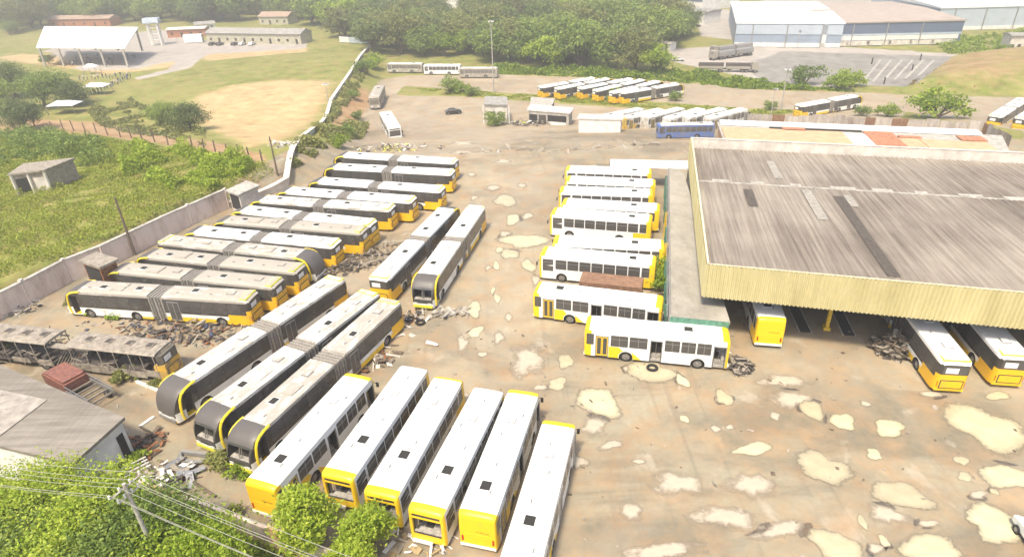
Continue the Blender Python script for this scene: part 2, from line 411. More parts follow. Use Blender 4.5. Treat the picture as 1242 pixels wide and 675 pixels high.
def make_std(gutted=False, rear_yellow=True, open_door=True, roof_yellow_front=True, seed=0, colour='yellow_paint', base='white_paint'):
    rnd = random.Random(seed)
    root = empty('city_bus'); Lh = 6.2
    X = lambda f: Lh - f * 12.4        # fraction from the front
    yf = .6; 
    prof = []
    for d, w, t, zb in ((0, 1.14, 2.92, .45), (.07, 1.20, 3.03, .38), (.25, 1.24, 3.12, .35), (.62, 1.25, 3.15, .35)):
        prof.append((Lh - d, w, t, zb))
    for f in (.115, .2, .3, .42, .55, .68, .76, .83, .90): prof.append((X(f), 1.25, 3.15, .35))
    for d, w, t, zb in ((.62, 1.25, 3.15, .35), (.42, 1.25, 3.15, .35), (.2, 1.235, 3.12, .38), (.05, 1.20, 3.02, .42), (0, 1.15, 2.92, .50)):
        prof.append((-Lh + d, w, t, zb))
    cut = []
    for wx in (X(.20), X(.70)):
        for s in (1, -1):
            cut.append(('cyl', wx, s * .85 if s > 0 else -1.6, 1.6 if s > 0 else -.85, .50, .62))
    doors = [(.018, .105), (.45, .535), (.827, .92)]
    for k, (a, b) in enumerate(doors):
        cut.append(('box', X(b), X(a), -1.7, -.45, .30, 2.55))
    cut.append(('box', Lh - 1.1 if gutted else Lh - .10, Lh + 1, -1.0, 1.0, 1.05 if gutted else 1.25, 2.42))
    cut.append(('box', Lh - .06, Lh + .5, -.95, .95, 2.55, 2.80))       # destination box recess
    def mf(c, nn):
        out = abs(c.y) > 1.10 or c.z > 2.86 or abs(c.x) > Lh - .35 or c.z < .5
        if not out: return 2
        if abs(c.y) < 1.16 and c.z < 2.9 and abs(c.x) < Lh - .32: return 2
        if c.x > Lh - .64 and c.z > 3.0 or (c.x > Lh - .28): return 1
        if c.x < -Lh + (.64 if c.z < 3.0 else .45) and (rear_yellow or c.z < 2.7): return 1
        if c.x < X(.80) and c.y > 0 and c.z < 1.5: return 1
        return 3 if c.z > 2.98 else 0
    me = body_mesh('body', prof, cut, mf, [base, colour, 'cabin', 'roof_white'])
    b = reg(root, link('body', me, root))
    # yellow sweep on the right side ahead of the rear door, curling over the rear wheel
    mb = MB()
    def sweep(pts, s):
        n = len(pts); vs = [(x, s * (hw(z) - .02), z) for x, z in pts] + [(x, s * (hw(z) + .006), z) for x, z in pts]
        mb.add(vs, [tuple(range(n)), tuple(range(2 * n - 1, n - 1, -1))] + [(k, (k + 1) % n, n + (k + 1) % n, n + k) for k in range(n)])
    xa = X(.826)
    sweep([(xa + .02, 1.52), (xa + .95, 1.52), (xa + 1.1, 1.30), (xa + 1.3, 1.16), (xa + 1.12, 1.02), (xa + .95, .80), (xa + .90, .50), (xa + .90, .36), (xa + .02, .36)], -1)
    part(mb, 'side_emblem', colour, root); mb = MB()
    sweep([(X(.648), .36), (X(.59), .36), (X(.615), .62), (X(.64), .90), (X(.66), 1.08), (X(.655), .7)], -1)
    part(mb, 'side_emblem', colour, root)
    # windows
    right = [(.12, .215), (.225, .322), (.332, .435), (.555, .68), (.69, .812), (.932, .985)]
    left = [(.03, .125)] + [(.145 + k * .1055, .145 + k * .1055 + .098) for k in range(7)] + [(.89, .955)]
    for (a, c) in right:
        w = MB(); side_panel(w, X(c), X(a), 1.58, 2.70, -1); wo = part(w, 'window', 'glass', root)
        if c - a > .06:
            q = MB(); q.box((X(a) + X(c)) / 2 - .02, (X(a) + X(c)) / 2 + .02, -hw(2.1) - .022, -hw(2.1) - .004, 1.62, 2.62); q.box(X(c) + .05, X(a) - .05, -hw(2.4) - .022, -hw(2.4) - .004, 2.32, 2.35); part(q, 'sash', 'grey_plastic', wo)
    for i, (a, c) in enumerate(left):
        w = MB(); side_panel(w, X(c), X(a), 1.30 if i == 0 else 1.58, 2.70, 1); wo = part(w, 'window', 'glass', root)
        q = MB(); q.box(X(c) + .05, X(a) - .05, hw(2.4) + .004, hw(2.4) + .022, 2.32, 2.35); part(q, 'sash', 'grey_plastic', wo)
    # doors: rear one shut, others open with steps
    for k, (a, c) in enumerate(doors):
        st = MB(); st.box(X(c) + .02, X(a) - .02, -1.12, -.5, .31, .50); st.box(X(c) + .02, X(a) - .02, -.86, -.47, .50, .78)
        part(st, 'door_step', 'interior_pale', root)
        fr = MB()
        for xx in (X(c) + .03, X(a) - .03): fr.box(xx - .035, xx + .035, -1.262, -1.20, .36, 2.53)
        fr.box(X(c), X(a), -1.262, -1.20, 2.47, 2.54); part(fr, 'door_frame', 'grey_plastic', root)
        if k == 2 or not open_door:
            d = MB(); xm = (X(a) + X(c)) / 2
            for x0, x1 in ((X(c) + .08, xm - .02), (xm + .02, X(a) - .08)):
                d.box(x0, x1, -1.235, -1.205, .45, 2.44); d.box(x0 + .07, x1 - .07, -1.243, -1.2, .60, 2.34, 1)
            part(d, 'door', ['yellow_paint' if k == 2 else base, 'pane_grey'], root)
        else:
            d = MB(); d.box(X(a) - .10, X(a) - .06, -1.20, -.75, .45, 2.40); d.box(X(c) + .06, X(c) + .10, -1.20, -.75, .45, 2.40); part(d, 'door', ['pane_grey'], root)
        g = MB(); g.bar(((X(a) + X(c)) / 2, -.95, .5), ((X(a) + X(c)) / 2, -.95, 2.2), .02); part(g, 'handrail', 'steel', root)
    for wx in (X(.20), X(.70)):
        for s in (1, -1): wheel(root, wx, s * 1.06, s)
    # front
    if gutted:
        d = MB(); d.box(Lh - .55, Lh - .12, -.98, .98, .62, 1.10); d.box(Lh - .9, Lh - .5, .2, .8, .95, 1.22); part(d, 'dashboard', 'interior_pale', root)
        s = MB(); s.box(Lh - 1.08, Lh - .8, .25, .75, 1.06, 1.9); part(s, 'driver_seat', 'seat_blue', root)
        br = MB(); br.bar((Lh - .02, .96, .5), (Lh + .55, 1.18, .42), .05); br.box(Lh - .02, Lh + .14, -1.05, .3, .32, .52); part(br, 'bumper', 'white_paint', root)
        q = MB(); q.bar((Lh - .04, -1.0, 1.05), (Lh - .04, -1.02, 2.42), .05, 5); q.bar((Lh - .04, 1.0, 1.05), (Lh - .04, 1.02, 2.42), .05, 5); part(q, 'front_pillar', 'yellow_paint', root)
    else:
        g = MB(); g.box(Lh - .085, Lh - .05, -.985, .985, 1.27, 2.40); part(g, 'windshield', 'glass', root)
        h = MB(); h.box(Lh - .2, Lh + .08, -1.16, 1.16, .38, .66); part(h, 'bumper', 'grey_plastic', root)
        for s in (1, -1):
            h = MB(); h.box(Lh - .05, Lh + .03, s * .68 - .2, s * .68 + .2, .74, .96); part(h, 'headlight', 'lamp_lens', root)
        for s in (1, -1):
            h = MB(); h.bar((Lh - .1, s * 1.15, 2.6), (Lh + .25, s * 1.35, 2.3), .025, 5); h.box(Lh + .18, Lh + .3, s * 1.35 - .1, s * 1.35 + .1, 1.95, 2.35); part(h, 'mirror', 'rubber', root)
    h = MB(); h.box(Lh - .052, Lh - .03, -.93, .93, 2.56, 2.79); part(h, 'destination_board', 'black_band', root)
    # rear
    h = MB(); h.box(-Lh - .05, -Lh + .25, -1.17, 1.17, .36, .56); part(h, 'bumper', 'white_paint', root)
    h = MB(); h.box(-Lh - .012, -Lh + .02, -.85, .85, .72, 1.52); h.box(-Lh - .02, -Lh, -.78, .78, .95, 1.0, 1); h.box(-Lh - .02, -Lh, -.78, .78, 1.2, 1.24, 1); part(h, 'engine_cover', [colour, 'orange_paint'], root)
    h = MB()
    for k, (y0, y1) in enumerate(((-.75, -.55), (-.50, -.42), (-.37, -.15), (-.1, -.02), (.03, .10))): h.box(-Lh - .018, -Lh, y0, y1, 1.72 + .012 * k, 1.80 + .012 * k)
    part(h, 'fleet_marking', 'letter_dark', root)
    for s in (1, -1):
        h = MB(); h.box(-Lh - .03, -Lh + .04, s * 1.0 - .06, s * 1.0 + .06, .80, 1.25); part(h, 'tail_light', 'red_lens', root)
    # roof fittings
    hatch(root, (2.9 if gutted else -3.4) + rnd.uniform(-.5, .5), .1, dark=True, L_=.85, W_=.8, h=.04); 
    hatch(root, (-2.6 if gutted else 2.2) + rnd.uniform(-.5, .5), 0, dark=False, L_=.6, W_=.6, h=.05)
    for k in range(4):
        v = MB(); x = -4.5 + k * 2.7 + rnd.uniform(-.5, .5); y = rnd.uniform(-.7, .7); v.box(x - .16, x + .16, y - .05, y + .05, 3.14, 3.23); part(v, 'roof_vent', 'grey_plastic', root)
    return root

AL = 10.5
def make_artic(seed=0, windshield='pane_grey', broken=False, pods=True):
    """articulated bus, front towards +x, 21 m long"""
    rnd = random.Random(seed)
    root = empty('articulated_bus')
    XF = AL; J0, J1 = .45, -1.15       # joint between x = .45 and -1.15
    brow = [(0, 1.00, 1.25, .42), (.06, 1.08, 1.55, .38), (.20, 1.15, 2.05, .35), (.42, 1.20, 2.46, .35), (.75, 1.24, 2.84, .35), (1.15, 1.25, 3.05, .35), (1.65, 1.25, 3.16, .35), (2.1, 1.25, 3.20, .35)]
    prof = [(XF - d, w, t, zb) for d, w, t, zb in brow]
    prof += [(XF - 2.16, 1.25, 3.15, .35)] + [(x, 1.25, 3.15, .35) for x in (6.6, 4.6, 2.8, 1.4)] + [(J0, 1.25, 3.15, .35)]
    wf, wm, wr = XF - 2.75, 2.35, -AL + 3.3
    cut = []
    for wx in (wf, wm):
        for s in (1, -1): cut.append(('cyl', wx, .85 if s > 0 else -1.6, 1.6 if s > 0 else -.85, .50, .64))
    cut.append(('box', XF - 1.75, XF - .95, .7, 1.7, .45, 2.55))         # driver door opening, left
    if broken: cut.append(('box', XF - 1.5, XF + 1, -.98, .98, 1.22, 2.30))
    mats = ['white_paint', 'yellow_paint', 'cabin', 'roof_white', 'charcoal', 'black_band', windshield, 'orange_paint']
    def mf(c, n):
        inner = (abs(c.y) < 1.12 and .5 < c.z < 2.6 and abs(n.z) < .99 and J0 + .05 < c.x < XF - .9)
        if inner: return 2
        d = XF - c.x
        if broken and d < 1.6 and abs(c.y) < .99 and 1.2 < c.z < 2.31 and (n.x < .2 or d > .5): return 2
        if d < 2.12:
            if abs(n.y) > .8 and c.z < 1.25: return 0
            if abs(n.y) > .8: return 5
            if c.z < .9: return 0 if c.z > .6 else 1
            if d < .50: return 6
            return 4
        if c.z > 2.9: return 3
        if c.z > 1.25: return 5
        return 0 if (c.z > .6 or c.x > wm + .7) else 1
    f = reg(root, link('front_body', body_mesh('front_body', prof, cut, mf, mats), root))
    prof = [(x, 1.25, 3.15, .35) for x in (J1, -3.2, -5.2)] + [(-AL + 3.3 - .9, 1.25, 3.15, .35), (-AL + 1.6, 1.25, 3.15, .35), (-AL + .75, 1.25, 3.14, .35), (-AL + .38, 1.22, 3.10, .38), (-AL + .14, 1.12, 3.02, .42), (-AL, .98, 2.92, .48)]
    cut = [('cyl', wr, .85, 1.6, .50, .64), ('cyl', wr, -1.6, -.85, .50, .64)]
    def mf2(c, n):
        if abs(c.y) < 1.12 and c.z < 1.2 and -AL + 1.2 < c.x < J1 - .05 and abs(n.z) < .99: return 2
        if c.z > 2.9: return 3
        if c.x < -AL + 2.5 and c.z < 1.95: return 7 if c.z < 1.5 or c.x < -AL + .5 else 5
        if c.z > 1.25: return 5
        return 0 if c.z > .85 else 1
    rb = reg(root, link('rear_body', body_mesh('rear_body', prof, cut, mf2, mats), root))
    # bellows
    mb = MB(); n = 9
    for k in range(n):
        x0 = J1 + (J0 - J1) * k / n; x1 = J1 + (J0 - J1) * (k + 1) / n; q = .0 if k % 2 else .09
        mb.box(x0 - .01, x1 + .01, -1.12 - q, 1.12 + q, .55 - q, 2.90 + q)
    jo = part(mb, 'bellows', 'bellows', root)
    for s in (1, -1):
        for x in (J1 + .45, J0 - .45):
            mb = MB(); mb.bar((x, s * 1.245, .6), (x, s * 1.245, 2.95), .035, 5); part(mb, 'bellows_rail', 'steel', jo)
    # yellow arch trims
    for s in (1, -1):
        mb = MB()
        P = [(2.35, 3.06, 1.20), (1.75, 3.02, 1.235), (1.25, 2.90, 1.25), (.92, 2.68, 1.26), (.72, 2.30, 1.255), (.60, 1.7, 1.25), (.55, 1.1, 1.25), (.62, .45, 1.25)]
        prev = None
        for i in range(len(P) - 1):
            (d0, z0, y0), (d1, z1, y1) = P[i], P[i + 1]
            a = Vector((XF - d0, s * y0, z0)); c = Vector((XF - d1, s * y1, z1))
            mb.bar(a, c, .11, 6)
        part(mb, 'arch_trim', 'arch_yellow', root, True)
    # side windows over the dark band
    for s in (1, -1):
        xs = []
        x = XF - 2.35
        while x - 1.35 > J0 + .1: xs.append((x - 1.28, x)); x -= 1.38
        x = J1 - .15
        while x - 1.35 > -AL + .9: xs.append((x - 1.28, x)); x -= 1.38
        for i, (a, c) in enumerate(xs):
            w = MB(); side_panel(w, a, c, 1.50, 2.72, s, .010); part(w, 'window', 'glass' if rnd.random() < .75 else 'pane_grey', root)
    # right-hand and left-hand doors as dark framed leaves
    for s, dx in ((1, J1 - 1.1), (-1, 5.6), (-1, 1.2), (-1, -6.0)):
        w = MB(); w.box(dx - .62, dx + .62, s * 1.205, s * 1.262, .42, 2.60); 
        w.box(dx - .55, dx - .04, s * 1.25, s * 1.27, .55, 2.5, 1); w.box(dx + .04, dx + .55, s * 1.25, s * 1.27, .55, 2.5, 1)
        part(w, 'door', ['grey_plastic', 'glass'], root)
    for wx in (wf, wm, wr):
        for s in (1, -1): wheel(root, wx, s * 1.06, s)
    # front details
    if broken:
        d = MB(); d.box(XF - .55, XF - .15, -.95, .95, .9, 1.28); part(d, 'dashboard', 'interior_pale', root)
        d = MB(); d.bar((XF - .20, -.1, 1.25), (XF - .48, -.05, 2.32), .045, 5); d.bar((XF - .20, .12, 1.25), (XF - .50, .1, 2.32), .03, 5); part(d, 'windshield_pillar', 'steel', root)
        s_ = MB(); s_.box(XF - 1.45, XF - 1.0, .3, .8, 1.25, 2.0); part(s_, 'driver_seat', 'seat_blue', root)
    h = MB(); h.box(XF - .25, XF + .06, -1.02, 1.02, .38, .68); part(h, 'bumper', 'grey_plastic' if not broken else 'lime_paint', root)
    for s in (1, -1):
        h = MB(); h.box(XF - .15, XF + .03, s * .76 - .2, s * .76 + .2, .72, .94); part(h, 'headlight', 'lamp_lens', root)
    # rear
    h = MB(); h.box(-AL - .03, -AL + .1, -.88, .88, .62, 1.42); h.box(-AL - .045, -AL, -.80, .80, .70, 1.34, 1); part(h, 'engine_cover', ['black_band', 'orange_paint'], root)
    for s in (1, -1):
        h = MB()
        for k in range(3): h.box(-AL + .015, -AL + .08, s * .98 - .06, s * .98 + .06, .78 + .17 * k, .92 + .17 * k)
        part(h, 'tail_light', 'red_lens', root)
    h = MB(); h.box(-AL - .02, -AL + .05, -.93, .93, 2.0, 2.78); rw = part(h, 'rear_window', 'glass', root)
    h = MB(); h.box(-AL - .04, -AL - .015, -.52 + .3, .42 + .3, 2.12, 2.62); part(h, 'number_sheet', 'plate_white', rw)
    h = MB(); h.box(-AL + .25, -AL + .95, -1.02, 1.02, 3.08, 3.20); h.box(-AL + .34, -AL + .86, -.92, .92, 3.195, 3.24, 1); part(h, 'rear_roof_fairing', ['lime_paint', 'roof_white'], root)
    h = MB(); h.box(-AL + .02, -AL + .35, -1.1, 1.1, .36, .5); part(h, 'bumper', 'yellow_paint', root)
    # roof equipment
    for x, dk in ((6.1, True), (2.0, rnd.random() < .5), (-4.0, rnd.random() < .6), (-8.0, False)):
        hatch(root, x + rnd.uniform(-.3, .3), rnd.uniform(-.2, .2), dk, .8, .7, .07)
    if pods:
        h = MB(); h.box(3.6, 5.0, -.7, .7, 3.15, 3.27); h.box(3.75, 4.85, -.55, .55, 3.27, 3.30); part(h, 'roof_pod', 'roof_white', root)
    for x in (7.4, -2.6, -6.3):
        h = MB(); h.box(x, x + .3, .3, .38, 3.15, 3.25); part(h, 'roof_vent', 'grey_plastic', root)
    return root

def make_wreck():
    """stripped articulated bus: roof sheet on bare posts, broken side frames"""
    rnd = random.Random(5)
    root = empty('wrecked_articulated_bus'); XF = AL
    def shell(x0, x1, rear):
        n = 14; f = MB()
        for k in range(n + 1):
            x = x0 + (x1 - x0) * k / n
        f.prism([(-1.22, 2.98), (-1.1, 3.08), (-.5, 3.14), (.5, 3.14), (1.1, 3.08), (1.22, 2.98), (1.22, 2.92), (-1.22, 2.92)], x0, x1, 'x')
        ro = part(f, 'roof', 'wreck_metal', root)
        for k in range(4):
            h = MB(); x = x0 + (x1 - x0) * (k + .6) / 4.4; h.box(x - .35, x + .35, -.4, .4, 3.12, 3.24); h.box(x - .27, x + .27, -.3, .3, 3.24, 3.26, 1); o = MB.build(h, 'roof_hatch', ['wreck_metal', 'wreck_dark'], ro); reg(ro, o)
        h = MB(); h.box(x0, x1, -1.2, 1.2, .75, .9); part(h, 'floor', 'wreck_dark', root)
        for s in (1, -1):
            k = 0; x = x0 + .1
            while x < x1:
                h = MB(); h.bar((x, s * 1.22, .5), (x + rnd.uniform(-.12, .12), s * 1.2, 2.95), .045, 5); part(h, 'window_post', 'wreck_metal', root); x += rnd.uniform(1.0, 1.7)
            x = x0
            while x < x1 - .4:
                l = rnd.uniform(.9, 2.2); z1 = rnd.uniform(1.1, 1.5); z0 = rnd.uniform(.4, .75)
                if rnd.random() < .82: h = MB(); h.box(x, min(x + l, x1), s * 1.2 - .02, s * 1.2 + .03, z0, z1); part(h, 'side_panel', 'wreck_metal', root)
                x += l + .05
            h = MB()
            for k in range(9):
                xa = rnd.uniform(x0, x1 - 1); h.bar((xa, s * 1.24, rnd.uniform(.4, 1.8)), (xa + rnd.uniform(.5, 1.6), s * 1.26, rnd.uniform(.4, 2.2)), .03, 5)
            part(h, 'bent_frame', 'wreck_metal', root)
        for k in range(16):
            h = MB(); xa = x0 + .5 + (x1 - x0 - 1) * k / 15; ya = rnd.choice((-.75, .75)); h.box(xa - .2, xa + .2, ya - .35, ya + .35, .9, rnd.uniform(1.1, 1.6)); part(h, 'seat_remains', 'wreck_dark', root)
    shell(1.2, XF - .8, False); shell(-AL + .5, -.8, True)
    h = MB()
    for k in range(7): h.bar((-.8 + k * .3, -1.1, .7), (-.7 + k * .3, 1.1, 2.6 - .2 * (k % 3)), .03, 5); h.bar((-.8 + k * .3, 1.1, .7), (-.7 + k * .3, -1.1, 2.0), .03, 5)
    h.box(-1.2, 1.6, .2, .9, 2.4, 2.5); part(h, 'bellows', 'wreck_metal', root)
    h = MB(); h.prism([(-AL, -.95), (-AL + .5, -1.22), (-AL + .9, -1.22), (-AL + .9, 1.22), (-AL + .5, 1.22), (-AL, .95)], .45, 1.9); part(h, 'rear_body', 'orange_paint', root)
    h = MB(); h.box(-AL - .03, -AL + .1, -.8, .8, .65, 1.5); h.box(-AL - .05, -AL, -.7, .7, .72, 1.42, 1); part(h, 'engine_cover', ['black_band', 'orange_paint'], root)
    h = MB(); h.prism([(-AL + .06, -.9), (-AL + .5, -1.18), (-AL + .5, 1.18), (-AL + .06, .9)], 1.9, 2.85); rw = part(h, 'rear_window', 'black_band', root)
    h = MB(); h.box(-AL + .02, -AL + .07, -.1, .7, 2.1, 2.6); o = h.build('number_sheet', 'plate_white', rw); reg(rw, o)
    for wx in (XF - 2.75, 2.35, -AL + 3.3):
        for s in (1, -1): wheel(root, wx, s * 1.02, s)
    return root
# ------------------------------------------------------------------ ground sheet
def gpoly(pts): return [tuple(at(px, py)[:2]) for px, py in pts]
def inside_dist(x, y, poly):
    """signed distance, positive inside"""
    ins = np.zeros(x.shape, bool); best = np.full(x.shape, 1e18); n = len(poly)
    for i in range(n):
        (x0, y0), (x1, y1) = poly[i], poly[(i + 1) % n]
        dx, dy = x1 - x0, y1 - y0
        t = np.clip(((x - x0) * dx + (y - y0) * dy) / (dx * dx + dy * dy + 1e-9), 0, 1)
        best = np.minimum(best, (x0 + t * dx - x) ** 2 + (y0 + t * dy - y) ** 2)
        c = (y0 > y) != (y1 > y)
        with np.errstate(divide='ignore', invalid='ignore'):
            xi = (x1 - x0) * (y - y0) / (y1 - y0 + 1e-12) + x0
        ins ^= c & (x < xi)
    return np.sqrt(best) * np.where(ins, 1, -1)

def axis(parts):
    out = []
    for a, b, s in parts: out += list(np.arange(a, b, s))
    return np.array(out + [parts[-1][1]])
gx = axis([(-1500, -400, 100), (-400, -150, 10), (-150, -72, 2.5), (-72, 60, .7), (60, 140, 1.6), (140, 400, 8), (400, 1500, 100)])
gy = axis([(-200, 10, 15), (10, 112, .7), (112, 170, 1.2), (170, 300, 3), (300, 620, 10), (620, 1500, 80)])
GX, GY = np.meshgrid(gx, gy); GZ = terrain_np(GX, GY)
nx, ny = len(gx), len(gy)
fx, fy = GX.ravel(), GY.ravel()
yard = [(a, b) for a, b in WALL] + [unproj(345, 206, 0)] + [tuple(at(px, py)[:2]) for px, py in ((405, 172), (430, 155), (436, 140), (448, 112), (462, 96), (500, 91), (560, 92), (600, 90), (640, 92), (760, 95), (830, 100), (950, 110), (1040, 112), (1110, 116), (1242, 118), (1500, 120))] + [(160, 20), (60, 0), (8, 14), (-12, 22), (-28, 28.5), (-36, 33.5), (-48, 36), (-90, 40)]
dirt = inside_dist(fx, fy, yard)
strips = [gpoly([(490, 104), (620, 113), (700, 116), (800, 124), (935, 133), (1000, 133), (925, 142), (790, 133), (640, 123), (560, 117), (480, 116)]),
          gpoly([(1100, 134), (1242, 160), (1242, 172), (1090, 146)])]
for s in strips: dirt = np.minimum(dirt, -inside_dist(fx, fy, s))
dirt = np.clip(dirt / 3.0, -1, 1)
sand = np.clip(inside_dist(fx, fy, gpoly([(222, 137), (240, 116), (285, 103), (340, 97), (400, 99), (398, 118), (378, 145), (345, 172), (300, 178), (262, 160)])) / 7.0, -1, 1)
sand = np.maximum(sand, np.clip(inside_dist(fx, fy, gpoly([(62, 97), (180, 85), (226, 80), (245, 66), (225, 58), (130, 60), (60, 66), (0, 66), (0, 72), (60, 80), (130, 90)])) / 4.0, -1, 1) * .8)
sand = np.maximum(sand, np.clip(inside_dist(fx, fy, gpoly([(240, 66), (372, 57), (372, 63), (250, 74)])) / 3.0, -1, 1))
asph = np.clip(inside_dist(fx, fy, gpoly([(950, 62), (1158, 69), (1112, 106), (925, 99), (900, 80)])) / 3.0, -1, 1)
pale = np.clip(inside_dist(fx, fy, gpoly([(800, 60), (900, 55), (1040, 58), (1165, 66), (1158, 72), (1040, 68), (1030, 108), (940, 101), (800, 72)])) / 3.0, -1, 1)
pale = np.maximum(pale, np.clip(inside_dist(fx, fy, gpoly([(56, 62), (100, 86), (168, 84), (190, 78), (215, 74), (205, 84), (160, 95), (170, 97), (232, 82), (252, 66), (372, 59), (372, 50), (250, 50), (200, 36), (60, 50)])) / 3.0, -1, 1))
pale = np.maximum(pale, np.clip(inside_dist(fx, fy, gpoly([(840, 8), (900, 14), (925, 0), (1090, 0), (1150, 8), (1140, 22), (900, 50), (850, 44)])) / 4.0, -1, 1))
earth = np.clip(inside_dist(fx, fy, gpoly([(0, 141), (50, 145), (120, 149), (240, 170), (320, 188), (325, 197), (240, 184), (120, 164), (50, 158), (0, 156)])) / 1.5, -1, 1)
earth = np.maximum(earth, np.clip(inside_dist(fx, fy, gpoly([(418, 112), (447, 106), (449, 128), (430, 150), (405, 160), (402, 140)])) / 4, -1, 1))
earth = np.maximum(earth, np.clip(inside_dist(fx, fy, gpoly([(1120, 92), (1150, 72), (1242, 62), (1242, 95), (1200, 105), (1150, 104)])) / 6, -1, 1) * .12)
dusty = np.clip(inside_dist(fx, fy, gpoly([(452, 190), (470, 92), (640, 86), (830, 92), (1300, 112), (1300, 160), (1000, 150), (850, 150), (640, 160), (600, 195)])) / 6, -1, 1)
dusty = np.maximum(dusty, np.clip(inside_dist(fx, fy, gpoly([(560, 200), (650, 200), (640, 330), (600, 420), (560, 430)])) / 8, -1, 1) * .3)
# mound of earth to the right beyond the far road
mound = np.clip(inside_dist(fx, fy, gpoly([(1090, 108), (1150, 70), (1300, 52), (1400, 110), (1242, 116)])), 0, 25)
GZ = GZ + (5.5 * (1 - np.exp(-mound / 11.0))).reshape(GZ.shape)
und = np.clip(-dirt, 0, 1).reshape(GZ.shape)
rs = np.random.RandomState(3)
GZ = GZ + und * .07 * (np.sin(GX * .9 + 1.7 * np.sin(GY * .55)) + np.sin(GY * 1.1 + 1.3 * np.sin(GX * .8)))
verts = np.stack([GX, GY, GZ], -1).reshape(-1, 3)
idx = np.arange(nx * ny).reshape(ny, nx)
quads = np.stack([idx[:-1, :-1], idx[:-1, 1:], idx[1:, 1:], idx[1:, :-1]], -1).reshape(-1, 4)

def np_mesh(name, verts, quads, mats, smooth=False):
    me = bpy.data.meshes.new(name)
    me.vertices.add(len(verts)); me.vertices.foreach_set('co', np.asarray(verts, np.float32).ravel())
    k = quads.shape[1]
    me.loops.add(quads.size); me.loops.foreach_set('vertex_index', quads.astype(np.int32).ravel())
    me.polygons.add(len(quads)); me.polygons.foreach_set('loop_start', np.arange(0, quads.size, k, dtype=np.int32))
    for q in mats: me.materials.append(MATS[q] if isinstance(q, str) else q)
    me.update(calc_edges=True); me.validate()
    if smooth: me.polygons.foreach_set('use_smooth', [True] * len(me.polygons))
    return me

m, N, L, B = nt('ground')
def attr(nm):
    a = N.new('ShaderNodeAttribute'); a.attribute_name = nm; return a.outputs['Fac']
def mask(a, nz, amp, w=.10):
    s = mathn(N, L, 'ADD', a, mathn(N, L, 'MULTIPLY', mathn(N, L, 'SUBTRACT', nz, .5), amp))
    r = N.new('ShaderNodeMapRange'); r.interpolation_type = 'SMOOTHSTEP'; r.inputs[1].default_value = -w; r.inputs[2].default_value = w
    L.new(s, r.inputs[0]); return r.outputs[0]
edge = noise(N, L, .35, 8, .7)
big = noise(N, L, .045, 5, .6); med = noise(N, L, .22, 7, .65, dist=.6); fine = noise(N, L, 2.2, 6, .7); patch = noise(N, L, .085, 7, .62, stretch=(.6, 1, 1), dist=1.6)
grass = ramp(N, L, mathn(N, L, 'ADD', mathn(N, L, 'MULTIPLY', med, .55), mathn(N, L, 'MULTIPLY', fine, .45)), [(.34, (.075, .095, .016)), (.48, (.155, .195, .028)), (.60, (.235, .262, .05)), (.72, (.31, .30, .085))])
grass2 = ramp(N, L, fine, [(.3, (.20, .205, .05)), (.7, (.32, .31, .095))])
grass = mixc(N, L, ramp(N, L, big, [(.42, (0, 0, 0)), (.60, (.55, .55, .55))]), grass, grass2)
streak = noise(N, L, .14, 6, .6, stretch=(.45, 1, 1), dist=.9)
dry = ramp(N, L, mathn(N, L, 'ADD', mathn(N, L, 'MULTIPLY', streak, .6), mathn(N, L, 'MULTIPLY', fine, .4)), [(.36, (.235, .206, .146)), (.50, (.295, .260, .185)), (.64, (.36, .32, .23))])
wet = ramp(N, L, fine, [(.3, (.155, .135, .096)), (.7, (.20, .175, .125))])
wetmask = ramp(N, L, patch, [(.44, (0, 0, 0)), (.56, (1, 1, 1))])
silt = ramp(N, L, fine, [(.3, (.37, .325, .25)), (.7, (.46, .41, .32))])
siltn = noise(N, L, .34, 5, .55, stretch=(1, .7, 1), dist=.5)
siltmask = ramp(N, L, siltn, [(.60, (0, 0, 0)), (.66, (1, 1, 1))])
stones = noise(N, L, 9, 3, .7)
yardc = mixc(N, L, mathn(N, L, 'MULTIPLY', wetmask, .85), dry, wet)
yardc = mixc(N, L, mathn(N, L, 'MULTIPLY', siltmask, .6), yardc, silt)
trk = noise(N, L, .55, 4, .6, stretch=(1.5, .05, 1), dist=.25)
yardc = mixc(N, L, ramp(N, L, trk, [(.56, (0, 0, 0)), (.63, (.38, .38, .38))]), yardc, (.15, .128, .10))
pale_ = noise(N, L, .05, 5, .55, dist=.6)
yardc = mixc(N, L, ramp(N, L, pale_, [(.48, (0, 0, 0)), (.62, (.55, .55, .55))]), yardc, (.40, .345, .26))
yardc = mixc(N, L, ramp(N, L, stones, [(.70, (0, 0, 0)), (.78, (.35, .35, .35))]), yardc, (.42, .36, .29))
yardc = mixc(N, L, mathn(N, L, 'MULTIPLY', mask(attr('dusty'), edge, .9, .5), .62), yardc, ramp(N, L, med, [(.35, (.36, .30, .215)), (.65, (.45, .385, .285))]))
c = mixc(N, L, mask(attr('dirt'), edge, .9), grass, yardc)
sandc = ramp(N, L, mathn(N, L, 'ADD', mathn(N, L, 'MULTIPLY', med, .6), mathn(N, L, 'MULTIPLY', fine, .4)), [(.35, (.40, .29, .13)), (.65, (.60, .46, .24))])
c = mixc(N, L, mask(attr('sand'), edge, 1.2, .40), c, sandc)
c = mixc(N, L, mask(attr('earth'), edge, 1.1, .30), c, ramp(N, L, med, [(.35, (.30, .17, .08)), (.65, (.42, .28, .15))]))
c = mixc(N, L, mask(attr('pale'), edge, .5), c, ramp(N, L, med, [(.35, (.34, .30, .26)), (.65, (.44, .395, .345))]))
c = mixc(N, L, mask(attr('asph'), edge, .5), c, ramp(N, L, med, [(.35, (.20, .18, .16)), (.65, (.30, .28, .25))]))
L.new(c, B.inputs['Base Color'])
dm = mask(attr('dirt'), edge, .9)
